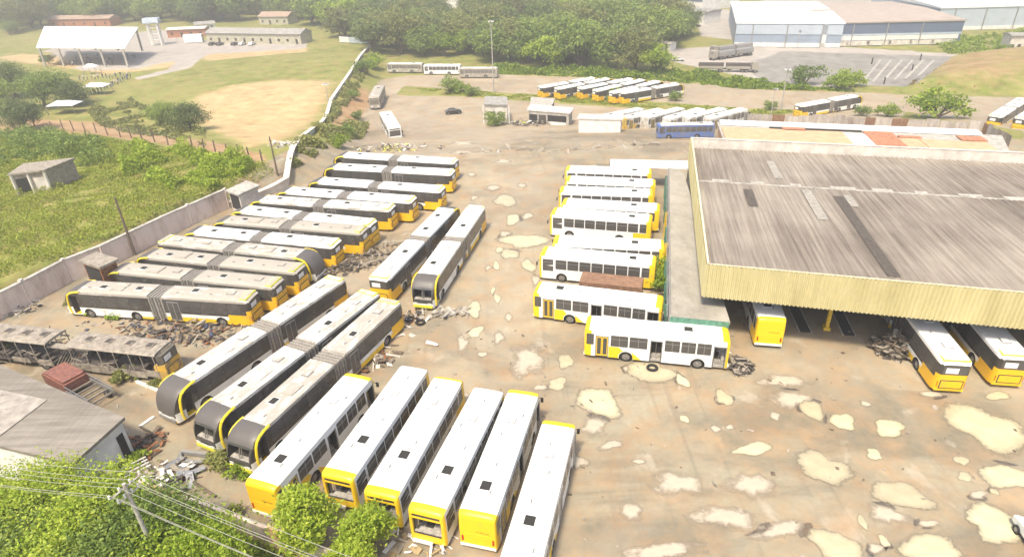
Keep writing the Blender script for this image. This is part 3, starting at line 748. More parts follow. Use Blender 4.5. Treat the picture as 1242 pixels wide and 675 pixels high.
rr = mathn(N, L, 'SUBTRACT', .92, mathn(N, L, 'MULTIPLY', mathn(N, L, 'MULTIPLY', dm, wetmask), .30))
L.new(rr, B.inputs['Roughness']); B.inputs['Specular IOR Level'].default_value = .35
bump(N, L, B, mathn(N, L, 'ADD', fine, med), .28, .10)
MATS['ground'] = m
gme = np_mesh('ground', verts, quads, ['ground'], True)
for nm, arr in (('dirt', dirt), ('sand', sand), ('asph', asph), ('pale', pale), ('earth', earth), ('dusty', dusty)):
    a = gme.attributes.new(nm, 'FLOAT', 'POINT'); a.data.foreach_set('value', arr.astype(np.float32))
tag(link('ground', gme), kind='structure')

# ------------------------------------------------------------------ puddles of silty water, sky reflection painted into the pale base colour
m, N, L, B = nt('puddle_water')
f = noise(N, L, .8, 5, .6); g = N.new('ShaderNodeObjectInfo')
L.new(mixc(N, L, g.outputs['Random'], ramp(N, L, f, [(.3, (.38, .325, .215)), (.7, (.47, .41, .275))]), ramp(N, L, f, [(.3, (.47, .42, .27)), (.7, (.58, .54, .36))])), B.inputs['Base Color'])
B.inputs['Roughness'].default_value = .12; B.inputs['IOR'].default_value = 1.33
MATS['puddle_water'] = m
m, N, L, B = nt('dried_silt')
f = noise(N, L, 1.3, 6, .65)
L.new(ramp(N, L, f, [(.3, (.41, .35, .265)), (.7, (.50, .43, .33))]), B.inputs['Base Color']); B.inputs['Roughness'].default_value = .7
MATS['dried_silt'] = m
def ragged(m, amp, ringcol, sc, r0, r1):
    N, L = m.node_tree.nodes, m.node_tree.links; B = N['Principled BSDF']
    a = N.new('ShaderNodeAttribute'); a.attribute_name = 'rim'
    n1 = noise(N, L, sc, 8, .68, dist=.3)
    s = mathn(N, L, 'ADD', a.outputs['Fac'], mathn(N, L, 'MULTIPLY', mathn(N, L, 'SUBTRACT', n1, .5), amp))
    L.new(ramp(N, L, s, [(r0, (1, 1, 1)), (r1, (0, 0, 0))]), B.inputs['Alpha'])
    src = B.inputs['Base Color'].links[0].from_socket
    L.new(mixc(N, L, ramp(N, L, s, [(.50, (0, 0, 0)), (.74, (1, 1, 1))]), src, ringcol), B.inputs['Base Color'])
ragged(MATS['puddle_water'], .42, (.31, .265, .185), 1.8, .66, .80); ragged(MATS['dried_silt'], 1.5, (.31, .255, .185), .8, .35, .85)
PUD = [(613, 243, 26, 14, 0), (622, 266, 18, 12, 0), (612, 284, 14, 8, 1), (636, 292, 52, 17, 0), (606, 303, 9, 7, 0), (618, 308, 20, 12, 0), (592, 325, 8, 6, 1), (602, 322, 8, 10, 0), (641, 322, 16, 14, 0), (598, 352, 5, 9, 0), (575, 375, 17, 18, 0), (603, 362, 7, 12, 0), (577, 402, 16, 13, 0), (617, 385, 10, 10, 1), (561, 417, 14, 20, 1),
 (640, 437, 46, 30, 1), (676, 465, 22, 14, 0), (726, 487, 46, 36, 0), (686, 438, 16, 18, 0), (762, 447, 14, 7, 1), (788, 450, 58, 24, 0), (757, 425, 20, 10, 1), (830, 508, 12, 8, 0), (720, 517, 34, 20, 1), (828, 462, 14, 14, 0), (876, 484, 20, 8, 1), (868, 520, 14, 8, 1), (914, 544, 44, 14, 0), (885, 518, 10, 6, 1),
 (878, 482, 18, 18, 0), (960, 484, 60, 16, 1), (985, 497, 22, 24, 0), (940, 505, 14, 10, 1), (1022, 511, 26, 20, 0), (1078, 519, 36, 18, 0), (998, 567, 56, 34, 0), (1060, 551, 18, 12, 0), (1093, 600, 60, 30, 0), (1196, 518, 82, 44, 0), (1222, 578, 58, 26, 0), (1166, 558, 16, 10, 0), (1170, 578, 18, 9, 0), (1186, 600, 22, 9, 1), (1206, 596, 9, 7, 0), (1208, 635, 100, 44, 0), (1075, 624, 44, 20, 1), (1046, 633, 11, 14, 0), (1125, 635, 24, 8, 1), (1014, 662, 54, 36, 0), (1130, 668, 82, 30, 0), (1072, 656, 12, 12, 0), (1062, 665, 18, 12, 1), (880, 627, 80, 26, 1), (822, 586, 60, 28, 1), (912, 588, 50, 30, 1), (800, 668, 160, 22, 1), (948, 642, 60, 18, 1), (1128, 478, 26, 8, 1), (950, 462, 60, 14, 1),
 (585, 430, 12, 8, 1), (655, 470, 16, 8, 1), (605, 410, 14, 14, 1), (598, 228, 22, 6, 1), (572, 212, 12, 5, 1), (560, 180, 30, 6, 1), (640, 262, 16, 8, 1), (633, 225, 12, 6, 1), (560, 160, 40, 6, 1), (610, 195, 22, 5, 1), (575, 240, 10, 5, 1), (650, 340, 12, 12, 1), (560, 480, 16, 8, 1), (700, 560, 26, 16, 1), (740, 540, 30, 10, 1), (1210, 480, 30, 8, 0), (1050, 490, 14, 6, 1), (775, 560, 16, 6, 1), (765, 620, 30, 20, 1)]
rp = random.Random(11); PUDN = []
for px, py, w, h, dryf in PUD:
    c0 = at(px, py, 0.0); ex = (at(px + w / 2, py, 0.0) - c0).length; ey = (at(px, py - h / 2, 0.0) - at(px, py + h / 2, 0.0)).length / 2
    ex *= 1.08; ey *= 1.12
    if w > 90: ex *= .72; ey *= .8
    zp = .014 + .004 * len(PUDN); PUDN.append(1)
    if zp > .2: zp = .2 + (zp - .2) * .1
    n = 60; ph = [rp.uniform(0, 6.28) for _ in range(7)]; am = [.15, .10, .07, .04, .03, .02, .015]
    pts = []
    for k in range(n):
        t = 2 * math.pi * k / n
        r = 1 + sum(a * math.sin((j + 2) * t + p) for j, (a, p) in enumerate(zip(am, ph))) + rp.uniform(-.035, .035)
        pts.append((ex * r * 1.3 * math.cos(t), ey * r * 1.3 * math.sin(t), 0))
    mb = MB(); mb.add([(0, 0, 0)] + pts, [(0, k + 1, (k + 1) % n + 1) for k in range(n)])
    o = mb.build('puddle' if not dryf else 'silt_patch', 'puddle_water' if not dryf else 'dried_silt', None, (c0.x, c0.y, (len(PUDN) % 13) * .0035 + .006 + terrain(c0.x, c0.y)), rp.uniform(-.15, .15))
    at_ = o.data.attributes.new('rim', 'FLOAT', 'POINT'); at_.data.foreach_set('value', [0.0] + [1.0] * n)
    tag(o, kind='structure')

# ------------------------------------------------------------------ retaining wall with coping, and bank wall
w_ = empty('retaining_wall', (WALL[3][0], WALL[3][1], 0)); base = Vector((WALL[3][0], WALL[3][1], 0))
def wall_run(pts, z0s, z1s, th, name, mat, parent, org, top=None):
    mb = MB()
    for i in range(len(pts) - 1):
        a, b = Vector((*pts[i], 0)), Vector((*pts[i + 1], 0)); d = (b - a).normalized(); nn = Vector((-d.y, d.x, 0)) * th / 2
        vs = []
        for p, zz0, zz1 in ((a, z0s[i], z1s[i]), (b, z0s[i + 1], z1s[i + 1])):
            for s in (-1, 1):
                for z in (zz0, zz1): q = p + nn * s - org; vs.append((q.x, q.y, z))
        mb.add(vs, [(0, 1, 3, 2), (4, 6, 7, 5), (0, 4, 5, 1), (2, 3, 7, 6), (0, 2, 6, 4), (1, 5, 7, 3)])
    return mb.build(name, mat, parent)
fine_pts = []; rw = random.Random(4)
for (a, b) in zip(WALL[:-1], WALL[1:]):
    L_ = math.dist(a, b); n = max(1, int(L_ / 3.2))
    for k in range(n): fine_pts.append((a[0] + (b[0] - a[0]) * k / n, a[1] + (b[1] - a[1]) * k / n))
fine_pts.append(WALL[-1])
tops = [2.75 + rw.uniform(-.12, .12) for _ in fine_pts]
o = wall_run(fine_pts, [-.2] * len(fine_pts), tops, .36, 'wall_face', 'stained_wall', w_, base); reg(w_, o)
o = wall_run(fine_pts, [t + .003 for t in tops], [t + .13 for t in tops], .52, 'coping', 'concrete', w_, base); reg(w_, o)
mb = MB()
for p in fine_pts[::1]:
    q = Vector((*p, 0)) - base; mb.box(q.x - .16, q.x + .16, q.y - .34, q.y + .1, 0, 3.0)
part(mb, 'buttress', 'stained_wall', w_)
tag(w_, 'long stained pinkish retaining wall with dark coping beside the rows of articulated buses', 'wall')
fw = empty('field_wall', (BANKW[0][0], BANKW[0][1], 0)); org = Vector((BANKW[0][0], BANKW[0][1], 0))
pts = []
for a, b in zip([WALL[-1]] + BANKW[:-1], BANKW):
    n = 8
    for k in range(n): pts.append((a[0] + (b[0] - a[0]) * k / n, a[1] + (b[1] - a[1]) * k / n))
pts.append(BANKW[-1])
o = wall_run(pts, [terrain(*p) - 1 for p in pts], [terrain(*p) + .9 for p in pts], .4, 'wall_face', 'pale_plaster', fw, org); reg(fw, o)
o = wall_run(pts, [terrain(*p) + .903 for p in pts], [terrain(*p) + 1.02 for p in pts], .9, 'coping', 'pale_plaster', fw, org); reg(fw, o)
tag(fw, 'long thin pale wall running uphill between the sports field and the brown bank', 'wall')

# ------------------------------------------------------------------ vegetation
def leaf_mesh(name, centers, normals, size, mats, rs, aspect=.55, jitter=.9):
    n = len(centers)
    nr = normals + rs.normal(0, jitter, (n, 3)); nr /= np.linalg.norm(nr, axis=1)[:, None] + 1e-9
    h = rs.normal(0, 1, (n, 3)); u = np.cross(nr, h); u /= np.linalg.norm(u, axis=1)[:, None] + 1e-9; v = np.cross(nr, u)
    s = size * rs.uniform(.6, 1.35, (n, 1))
    u = u * s; v = v * s * aspect
    V = np.stack([centers - u, centers - v * .9, centers + u, centers + v * .9], 1).reshape(-1, 3)
    return np_mesh(name, V, np.arange(4 * n).reshape(n, 4), mats)

def crown_points(rs, lobes, n, shell=.75):
    w = np.array([l[3] * l[4] for l in lobes]); w = w / w.sum()
    ii = rs.choice(len(lobes), n, p=w)
    d = rs.normal(0, 1, (n, 3)); d /= np.linalg.norm(d, axis=1)[:, None]
    r = rs.uniform(shell, 1.04, (n, 1)) ** .8
    Lb = np.array(lobes)[ii]
    P = Lb[:, :3] + d * r * np.stack([Lb[:, 3], Lb[:, 3], Lb[:, 4]], 1)
    # clumps: pull the leaves toward random anchor points so gaps open between them
    return P, d

def tree_mesh(seed, height, rad, n, leaf, mat, trunk_h=.35, flat=.7, nl=12, clumps=0):
    rs = np.random.RandomState(seed); lobes = []
    zc = height * (trunk_h + (1 - trunk_h) * .5); rz = height * (1 - trunk_h) * .5
    for k in range(nl):
        a = rs.uniform(0, 6.28); q = rad * (.25 + .5 * rs.uniform() ** .6); zz = zc + rz * rs.uniform(-.55, .6) * (1 - .3 * q / rad)
        rr = rad * rs.uniform(.26, .46)
        lobes.append((q * math.cos(a), q * math.sin(a), zz, rr, rr * flat))
    lobes.append((0, 0, zc + rz * .35, rad * .5, rz * .6))
    if clumps:
        A, dn = crown_points(rs, lobes, clumps, .8)
        ii = rs.randint(0, clumps, n); cr = rad * .14
        P = A[ii] + rs.normal(0, 1, (n, 3)) * cr * np.array([1, 1, .55]); d = dn[ii] * .5 + np.array([0, 0, 1.0])
    else:
        P, d = crown_points(rs, lobes, n); d = d * .7 + np.array([0, 0, .35])
    me = leaf_mesh('crown', P, d, leaf, [mat], rs)
    t = MB(); r0 = rad * .06 + .06
    t.bar((0, 0, -.4), (rs.uniform(-.2, .2), rs.uniform(-.2, .2), height * trunk_h * 1.1), r0, 8, r2=r0 * .7)
    for l in lobes[:8]: t.bar((0, 0, height * trunk_h * rs.uniform(.7, 1.1)), (l[0] * .85, l[1] * .85, l[2]), r0 * .5, 5, r2=r0 * .15)
    return me, t.mesh('trunk', ['bark'])

PROT = {}
def tree_proto(key, *a, **k): PROT[key] = tree_mesh(*a, **k)
for k in range(4): tree_proto(('far_mid', k), 20 + k, 10 + k, 6.2 + .5 * k, 3600, .42, ['leaf_mid', 'leaf_dark', 'leaf_mid', 'leaf_olive'][k], .12, .75, 14, clumps=150)
for k in range(2): tree_proto(('far_light', k), 40 + k, 9, 5.6, 3200, .42, 'leaf_bright' if k else 'leaf_olive', .12, .7, 12, clumps=120)
for k in range(2): tree_proto(('shrub', k), 50 + k, 2.6, 2.2, 1500, .17, ['leaf_mid', 'leaf_bright'][k], .05, .8, 9, clumps=90)
for k in range(2): tree_proto(('field', k), 60 + k, 8.5, 6.2, 8000, .26, ['leaf_mid', 'leaf_dark'][k], .22, .7, 14, clumps=330)
for k in range(3): tree_proto(('near', k), 70 + k, 6.4, 4.3, 30000, .118, ['leaf_bright', 'leaf_bright', 'leaf_mid'][k], .2, .75, 16, clumps=380)
for k in range(2): tree_proto(('sapling', k), 80 + k, 4.6, 1.7, 8000, .12, 'leaf_bright', .22, 1.2, 10, clumps=260)
for k in range(2): tree_proto(('weed', k), 90 + k, .8, .85, 700, .11, ['leaf_bright', 'leaf_olive'][k], .02, .6, 7, clumps=40)
tree_proto('palm', 95, 6, 3.0, 1500, .3, 'leaf_mid', .6, .5, 7, clumps=60)

def plant(key, p, s=1.0, rz=0.0, name='tree', label='', cat='tree', group=None, sz=None):
    t = empty(name, p, rz); t.scale = (s, s, sz or s)
    cm, tm = PROT[key]
    link('crown', cm, t); link('trunk', tm, t)
    return tag(t, label, cat, group)
rt = random.Random(21)
def pip(x, y, poly):
    ins = False
    for i in range(len(poly)):
        (x0, y0), (x1, y1) = poly[i], poly[(i + 1) % len(poly)]
        if (y0 > y) != (y1 > y) and x < (x1 - x0) * (y - y0) / (y1 - y0) + x0: ins = not ins
    return ins
def scatter(polypx, mind, maxn, grow=0.0):
    poly = gpoly(polypx); xs = [p[0] for p in poly]; ys = [p[1] for p in poly]; out = []
    for _ in range(maxn * 60):
        x, y = rt.uniform(min(xs), max(xs)), rt.uniform(min(ys), max(ys))
        if not pip(x, y, poly): continue
        md = mind * (1 + grow * max(0, y - 200) / 200)
        if all((x - a) ** 2 + (y - b) ** 2 > md * md for a, b in out):
            out.append((x, y))
            if len(out) >= maxn: break
    return out
n_t = 0
for x, y in scatter([(452, 70), (440, 40), (452, 12), (500, 24), (560, 26), (585, 4), (850, 4), (800, 25), (838, 38), (800, 60), (812, 84), (828, 92), (760, 87), (680, 84), (610, 80), (560, 70), (470, 66)], 6.6, 185, .35):
    edge_ = y < 215 or rt.random() < .25
    key = ('far_light', rt.randint(0, 1)) if edge_ and rt.random() < .6 else ('far_mid', rt.randint(0, 3))
    s = rt.uniform(.85, 1.25) * (1.1 if y > 200 else .75)
    plant(key, (x, y, terrain(x, y) - .3), s, rt.uniform(0, 6.28), 'broadleaf_tree', 'green broadleaf tree standing in the dense wood between the yard and the warehouses', 'tree', 'trees of the wood behind the yard')
    n_t += 1
for x, y in scatter([(0, 16), (140, 16), (300, 14), (452, 16), (452, 38), (438, 47), (400, 46), (382, 34), (372, 26), (300, 26), (240, 28), (200, 27), (165, 30), (60, 29), (38, 36), (0, 46)], 8.5, 72, .12) + scatter([(-20, 2), (452, 0), (452, 14), (-20, 14)], 13, 60, .1):
    plant(('far_mid', rt.randint(0, 3)) if rt.random() < .75 else ('far_light', rt.randint(0, 1)), (x, y, terrain(x, y) - .3), rt.uniform(1.1, 1.7), rt.uniform(0, 6.28), 'broadleaf_tree', 'broadleaf tree in the wooded belt beyond the white roofed shed and the sports field', 'tree', 'trees of the belt beyond the field')
# ------------------------------------------------------------------ vehicles placed
PROTO = {}
def bus(kind, pos, hd, label, dirt=.2, roof=None, group=None, z=None, rename=None, cat='bus'):
    src = PROTO[kind]
    c = copy_tree(src)
    c.location = (pos[0], pos[1], terrain(pos[0], pos[1]) if z is None else z); c.rotation_euler = (0, 0, R(hd))
    set_dirt(c, dirt, roof)
    if rename: c.name = rename
    tag(c, label, cat, group); return c

PROTO['std'] = make_std(False, seed=1); PROTO['std2'] = make_std(False, seed=2, open_door=False)
PROTO['gut'] = make_std(True, rear_yellow=False, seed=3); PROTO['gut2'] = make_std(True, seed=4); PROTO['gut3'] = make_std(True, rear_yellow=True, seed=7)
PROTO['plain'] = make_std(False, seed=6, colour='white_paint', open_door=False)
PROTO['blue'] = make_std(False, seed=5, colour='blue_paint', base='blue_paint')
PROTO['art'] = make_artic(1); PROTO['art2'] = make_artic(2); PROTO['artb'] = make_artic(3, broken=True); PROTO['artw'] = make_artic(4, windshield='charcoal')
PROTO['wreck'] = make_wreck()
protos = list(PROTO.values())

def edge_pose(F, Rr, L_, off, z=3.15, zf=None, slope=False, fo=0.0, ro=0.0):
    """front and rear pixels of one roof edge -> centre and heading; off = centre offset to the left of the heading"""
    if slope:
        zg = terrain(*unproj(F[0], F[1], 0)); 
        for _ in range(12): p = unproj(F[0], F[1], z + zg); zg = .5 * zg + .5 * terrain(*p)
        f = Vector((*p, 0)); zg = f and zg
        zr = zg
        for _ in range(12): q = unproj(Rr[0], Rr[1], z + zr); zr = .5 * zr + .5 * terrain(*q)
        r = Vector((*q, 0))
    else:
        f = Vector((*unproj(F[0], F[1], zf or z), 0)); r = Vector((*unproj(Rr[0], Rr[1], z), 0))
    d = (f - r).normalized(); n = Vector((-d.y, d.x, 0))
    f = f + d * fo; r = r - d * ro
    return ((f + r) / 2 + n * off), math.degrees(math.atan2(d.y, d.x)), d

G1 = 'articulated buses parked side by side along the pink wall'
ROW = [('a1', (400.7, 188.5), (550.4, 197.4), 'art', .18, .25, 'articulated bus with white roof, farthest of the wall row, next to the weedy bank'),
       ('a2', (388.9, 203), (546, 211), 'art2', .15, .10, 'clean white roofed articulated bus, second from the far end of the wall row'),
       ('a3', (369, 220), (533, 232), 'art', .18, .12, 'articulated bus third from the far end of the wall row, jutting out beside the gap'),
       ('a4', (329, 232), (498, 245), 'art2', .25, .32, 'articulated bus fourth from the far end of the wall row, just behind the gap'),
       ('a5', (296, 243), (473, 255), 'art', .2, .5, 'slightly grimy articulated bus, fifth from the far end of the wall row'),
       ('a6', (272, 255), (449, 274.5), 'art2', .2, .45, 'articulated bus with yellow edged rear roof, sixth from the far end of the wall row'),
       ('a7', (251.6, 268.5), (437, 283), 'art', .22, .85, 'grey grimy roofed articulated bus, seventh from the far end of the wall row'),
       ('a8', (213.3, 281), (405, 299.5), 'art2', .15, .35, 'articulated bus with white roof, between the grimy roofed one and the reversed one'),
       ('a10', (157, 310), (358, 331), 'art2', .25, .9, 'grey dirty roofed articulated bus directly below the one parked the other way round'),
       ('a11', (121, 328), (330, 349), 'art', .25, .82, 'dusty articulated bus, second nearest of the row backed up to the pink wall'),
       ('a12', (69.4, 352), (300, 366), 'art2', .18, .75, 'nearest articulated bus of the wall row, weeds at its wheels and white and yellow flank')]
for n, F, Rr, kd, dt, rf, lab in ROW:
    p, h, d = edge_pose(F, Rr, 21, -1.25)
    bus(kd, p, h, lab, dt, rf, G1)
p, h, d = edge_pose((391, 318), (181.5, 291), 21, 1.25); p = p - d * .3
bus('artw', Vector((-31.6, 66.3, 0)), -16.5, 'articulated bus parked the other way round, its charcoal brow and yellow arch facing the yard', .2, .68, G1)
p = Vector((*unproj(73.4, 418.2, 3.15), 0)); q = Vector((*unproj(180.9, 429.7, 3.15), 0)); d = (p - q).normalized(); rear = q - d * .9
cen = rear + d * 10.5 + Vector((-d.y, d.x, 0)) * -1.22
bus('wreck', cen, math.degrees(math.atan2(d.y, d.x)), 'stripped articulated bus wreck with bare window posts and an orange tail', .5, .9, None)

G2 = 'articulated buses with charcoal brows parked at a slant'
for F, Rr, kd, dt, rf, lab in (((245.2, 454.4), (413, 342.5), 'artw', .18, .50, 'slanted articulated bus with an intact silvery windshield and a dark brow, leftmost of three'),
                            ((293.3, 485.6), (455.5, 360.1), 'artb', .18, .55, 'middle slanted articulated bus with a smashed windshield and a loose bumper before it'),
                            ((330, 511), (485, 367.7), 'artb', .2, .68, 'slanted articulated bus with a broken windshield and peeling roof, next to the clean buses')):
    p, h, d = edge_pose(F, Rr, 21, -1.25, fo=2.1); bus(kd, p, h, lab, dt, rf, G2)
G3 = 'pair of articulated buses in the middle of the yard'
ql, _, d1 = edge_pose((530, 252.2), (444.4, 336.7), 21, -1.25, fo=2.1)
qh = math.degrees(math.atan2(d1.y, d1.x))
rear = Vector((*unproj(458.3, 337.3, 3.15), 0)) - d1 * .1
bus('art2', rear + d1 * 10.5, qh, 'white roofed articulated bus with its orange tail towards the camera, left of the central pair', .15, .10, G3)
f = Vector((*unproj(513, 371.5, .5), 0)); r = Vector((*unproj(578, 249, 3.15), 0)); d = (f - r).normalized()
bus('artb', f - d * 10.5, math.degrees(math.atan2(d.y, d.x)), 'articulated bus with a missing windshield facing the camera, right of the central pair', .2, .12, G3)

G4 = 'white single buses in the bottom row'
bus('std', (-14.79, 35.57), 69.5, 'white bus with a solid yellow back and open doors, leftmost of the bottom row', .1, .08, G4)
def two_edges(l0, l1, r0, r1):
    a = (Vector((*unproj(*l0, 3.15), 0)) + Vector((*unproj(*r0, 3.15), 0))) / 2; b = (Vector((*unproj(*l1, 3.15), 0)) + Vector((*unproj(*r1, 3.15), 0))) / 2
    d = (b - a).normalized(); return (a + b) / 2, math.degrees(math.atan2(-d.y, -d.x))
p, h = two_edges((381.8, 579.3), (487.6, 437.2), (427.1, 584.3), (522.3, 444.9)); bus('gut', p, h, 'white bus whose open gutted front hides behind the taller sapling', .1, .08, G4)
p, h = two_edges((435.9, 599), (529.1, 452.1), (481.2, 606), (563.1, 457.1)); bus('gut2', p, h, 'white bus with a yellow front brow and missing windshield above the smaller sapling', .1, .08, G4)
p, h = two_edges((490, 620), (576.9, 465.9), (537.9, 626), (611.7, 471.7)); bus('gut', p, h, 'white bus with a hollow front full of junk, between the sapling and the yellow back', .1, .08, G4)
bus('std', (-1.02, 32.67), 74.4, 'white bus with a plain yellow back, second from the right of the bottom row', .12, .10, G4)
a = Vector((*unproj(658.3, 506.7, 3.15), 0)); b = Vector((*unproj(603.3, 675, 3.15), 0)); c_ = Vector((*unproj(699.3, 511.7, 3.15), 0)); e_ = Vector((*unproj(661.7, 675, 3.15), 0))
d = ((a + c_) - (b + e_)).normalized(); p = (a + c_) / 2 - d * 6.2
bus('std2', p, math.degrees(math.atan2(d.y, d.x)), 'white bus cut off by the bottom of the picture, rightmost of the bottom row', .1, .08, G4)

G5 = 'white buses lined up beside the grey office roof'
bus('gut3', (12.60, 46.54), -13.0, 'white bus seen side-on with open doors and a yellow sweep, nearest of the office row', .06, .04, G5)
p, h, d = edge_pose((804.4, 356.7), (655, 339.4), 12.4, -1.25); bus('std', p, h, 'white bus with yellow ends and a door half open, second nearest of the office row', .06, .05, G5)
H = [((661.8, 297), (794.7, 308.5), 'white bus with an orange tail standing behind the brown box trailer'),
     ((676.2, 283.5), (802.4, 289.3), 'white bus mostly hidden, sandwiched above the one behind the brown trailer'),
     ((672, 250.2), (792, 259), 'white bus in the office row with large side windows and a yellow rear patch'),
     ((682.7, 238.7), (802.7, 245.8), 'white bus mostly hidden, fourth from the far end of the office row'),
     ((680, 224.4), (792, 228), 'white bus, third from the far end of the office row'),
     ((688.9, 212), (794.7, 216.4), 'white bus with an orange tail, second from the far end of the office row'),
     ((689.8, 199.6), (788.4, 203.1), 'white bus, farthest of the office row next to the white canopy')]
for i, (F, Rr, lab) in enumerate(H):
    p, h, d = edge_pose(F, Rr, 12.4, 1.25); bus('std2' if i % 2 else 'std', p, h, lab, .08, .04, G5)

G6 = 'buses standing half under the big hall roof'
bx = Vector((math.cos(R(81.3)), math.sin(R(81.3)), 0))
bus('art2', Vector((36.09, 46.1, 0)) - bx * 6.15 + bx * 10.5, 81.3, 'articulated bus backing out of the hall right beside the tall scrap heap', .12, .12, G6)
n1 = Vector((*unproj(1211.8, 429.6, 3.15), 0)); bx2 = Vector((math.cos(R(80)), math.sin(R(80)), 0))
bus('art', n1 + bx2 * 10.2 + Vector((bx2.y, -bx2.x, 0)) * 1.25, 80, 'articulated bus half out of the hall at the right edge of the picture', .12, .14, G6)
a = Vector((*unproj(920.7, 386.3, 3.15), 0)); b = Vector((*unproj(954.4, 388.1, 3.15), 0)); bx3 = Vector((math.cos(R(79)), math.sin(R(79)), 0))
bus('std', (a + b) / 2 + bx3 * 6.2, 79, 'bus with a flat yellow back just outside the hall beside the office block', .05, .05, G6)

G7 = 'articulated buses parked on the far dirt road'
FAR = [((723, 94.5), (664, 105.0), 'far articulated bus, leftmost of the cluster on the dirt road', 'art'),
       ((741.4, 95.3), (683.5, 106.8), 'far articulated bus, second from the left of the cluster on the dirt road', 'art2'),
       ((770, 95.3), (710.9, 106.6), 'far articulated bus, third from the left of the cluster on the dirt road', 'art'),
       ((782.5, 97), (731.8, 108.8), 'far articulated bus, fourth from the left of the cluster on the dirt road', 'art2'),
       ((802.6, 98.5), (751, 111.4), 'far articulated bus behind a bush in the cluster on the dirt road', 'art'),
       ((824.5, 102.0), (763.4, 111.8), 'far articulated bus showing its whole dark flank, rightmost of the cluster on the dirt road', 'art2')]
for F, Rr, lab, kd in FAR:
    p, h, d = edge_pose(F, Rr, 21, 1.25, slope=True); bus(kd, p, h, lab, .1, .08, G7)
p, h, d = edge_pose((1048.4, 115.8), (974, 126.3), 21, 1.25, slope=True); bus('art', p, h, 'lone articulated bus with a yellow tail on the far road behind the rusty sheet fence', .1, .08, G7)
p0, h, d = edge_pose((1262, 121), (1204, 138.2), 21, 1.25, slope=True); bus('art2', p0, h, 'articulated bus at the right edge of the far road, by the earth mound', .1, .08, G7)
p1, h1, d = edge_pose((1296, 124), (1238, 141.5), 21, 1.25, slope=True); bus('art', p1, h1, 'articulated bus cut off by the right edge of the far road, nearest of that pair', .1, .08, G7)

G8 = 'dusty buses crowded behind the white block'
MID = [((752.7, 134.8), (720.5, 140.4)), ((785, 135.6), (752, 146)), ((815, 136), (770, 149)), ((822, 141), (787, 152)), ((853, 143), (822, 151)), ((867, 145), (846, 155))]
ml = ['nearest the white block', 'second from the white block', 'in the middle with a pale roof', 'next behind the blue bus', 'half behind the blue bus', 'at the end beside the long peach building']
for i, lab in enumerate(ml):
    p = at(727 + 26 * i, 157.5 + (i % 2)); h = 34; d = Vector((math.cos(R(h)), math.sin(R(h)), 0)); p = p + d * 7.2 + Vector((0, 2.5, 0))
    bus('plain' if i != 1 else 'std2', p, h + (i * 37 % 7) - 3, 'dusty white bus in the crowded rank, ' + lab, .50, .30, G8)
p = at(831, 167); bus('blue', (p.x, p.y + .5), 177, 'blue bus standing side-on in front of the dusty white buses', .35, .5, None).scale = (.87, .87, .87)

for (px, py, hd, lab, kd, dr) in ((492, 89, -10, 'weathered white bus at the foot of the wood, leftmost of three in a line', 'plain', .7), (537, 91, -10, 'white bus with dark windows at the foot of the wood, between two grey ones', 'plain', .2), (581, 95, -10, 'grey weathered bus at the foot of the wood beside the tall light mast', 'plain', .75)):
    p = at(px, py); o = bus(kd, (p.x, p.y + 1.2), hd + 180, lab, dr, dr * .6, 'buses in line at the foot of the wood')
for (x0, y0, x1, y1, lab, dr) in ((456, 132, 467, 107, 'grey roofed bus parked along the brown bank, the farther of two', .8), (479, 166, 460, 139, 'white bus with a dark windshield parked along the brown bank, the nearer of two', .15)):
    a, b = at(x0, y0), at(x1, y1); d = (a - b).normalized()
    bus('plain', a * 1.0 - d * 6.2, math.degrees(math.atan2(d.y, d.x)), lab, dr, dr, 'buses parked along the brown bank').scale = (1.2, 1.2, 1.1)
for pr in protos: remove_tree(pr)

# ------------------------------------------------------------------ other vehicles
def make_car(col):
    root = empty('parked_car')
    prof = [(-2.1, .55), (-2.12, .85), (-1.9, .95), (-1.5, 1.02), (-1.0, 1.40), (.3, 1.42), (1.05, 1.0), (1.95, .86), (2.12, .70), (2.1, .35), (-2.05, .35)]
    mb = MB(); mb.prism(prof, -.82, .82, 'y'); b = mb.build('body', col, root, smooth=True); reg(root, b)
    md = b.modifiers.new('bv', 'BEVEL'); md.width = .06; md.segments = 2
    g = MB(); g.prism([(-1.42, 1.0), (-.98, 1.34), (.28, 1.36), (.95, 1.0)], -.835, .835, 'y'); part(g, 'side_glass', 'glass', root)
    g = MB(); g.add([(.37, -.7, 1.40), (.37, .7, 1.40), (1.02, .72, 1.05), (1.02, -.72, 1.05)], [(0, 1, 2, 3)]); part(g, 'windshield', 'glass', root)
    for x in (-1.35, 1.35):
        for s in (1, -1): wheel(root, x, s * .78, s, r=.31)
    for s in (1, -1):
        h = MB(); h.box(2.07, 2.14, s * .6 - .15, s * .6 + .15, .62, .75); part(h, 'headlight', 'lamp_lens', root)
        h = MB(); h.box(-2.14, -2.08, s * .6 - .15, s * .6 + .15, .7, .82); part(h, 'tail_light', 'red_lens', root)
    return root
carp = {c: make_car(c) for c in ('car_black', 'car_white', 'car_red')}
def car(col, p, hd, lab, group=None):
    c = copy_tree(carp[col]); c.location = p; c.rotation_euler = (0, 0, R(hd)); tag(c, lab, 'car', group); return c
car('car_black', at(550, 138), 12, 'black car parked alone near the ruined kiosk in the middle of the yard')
GC = 'cars by the long low house'
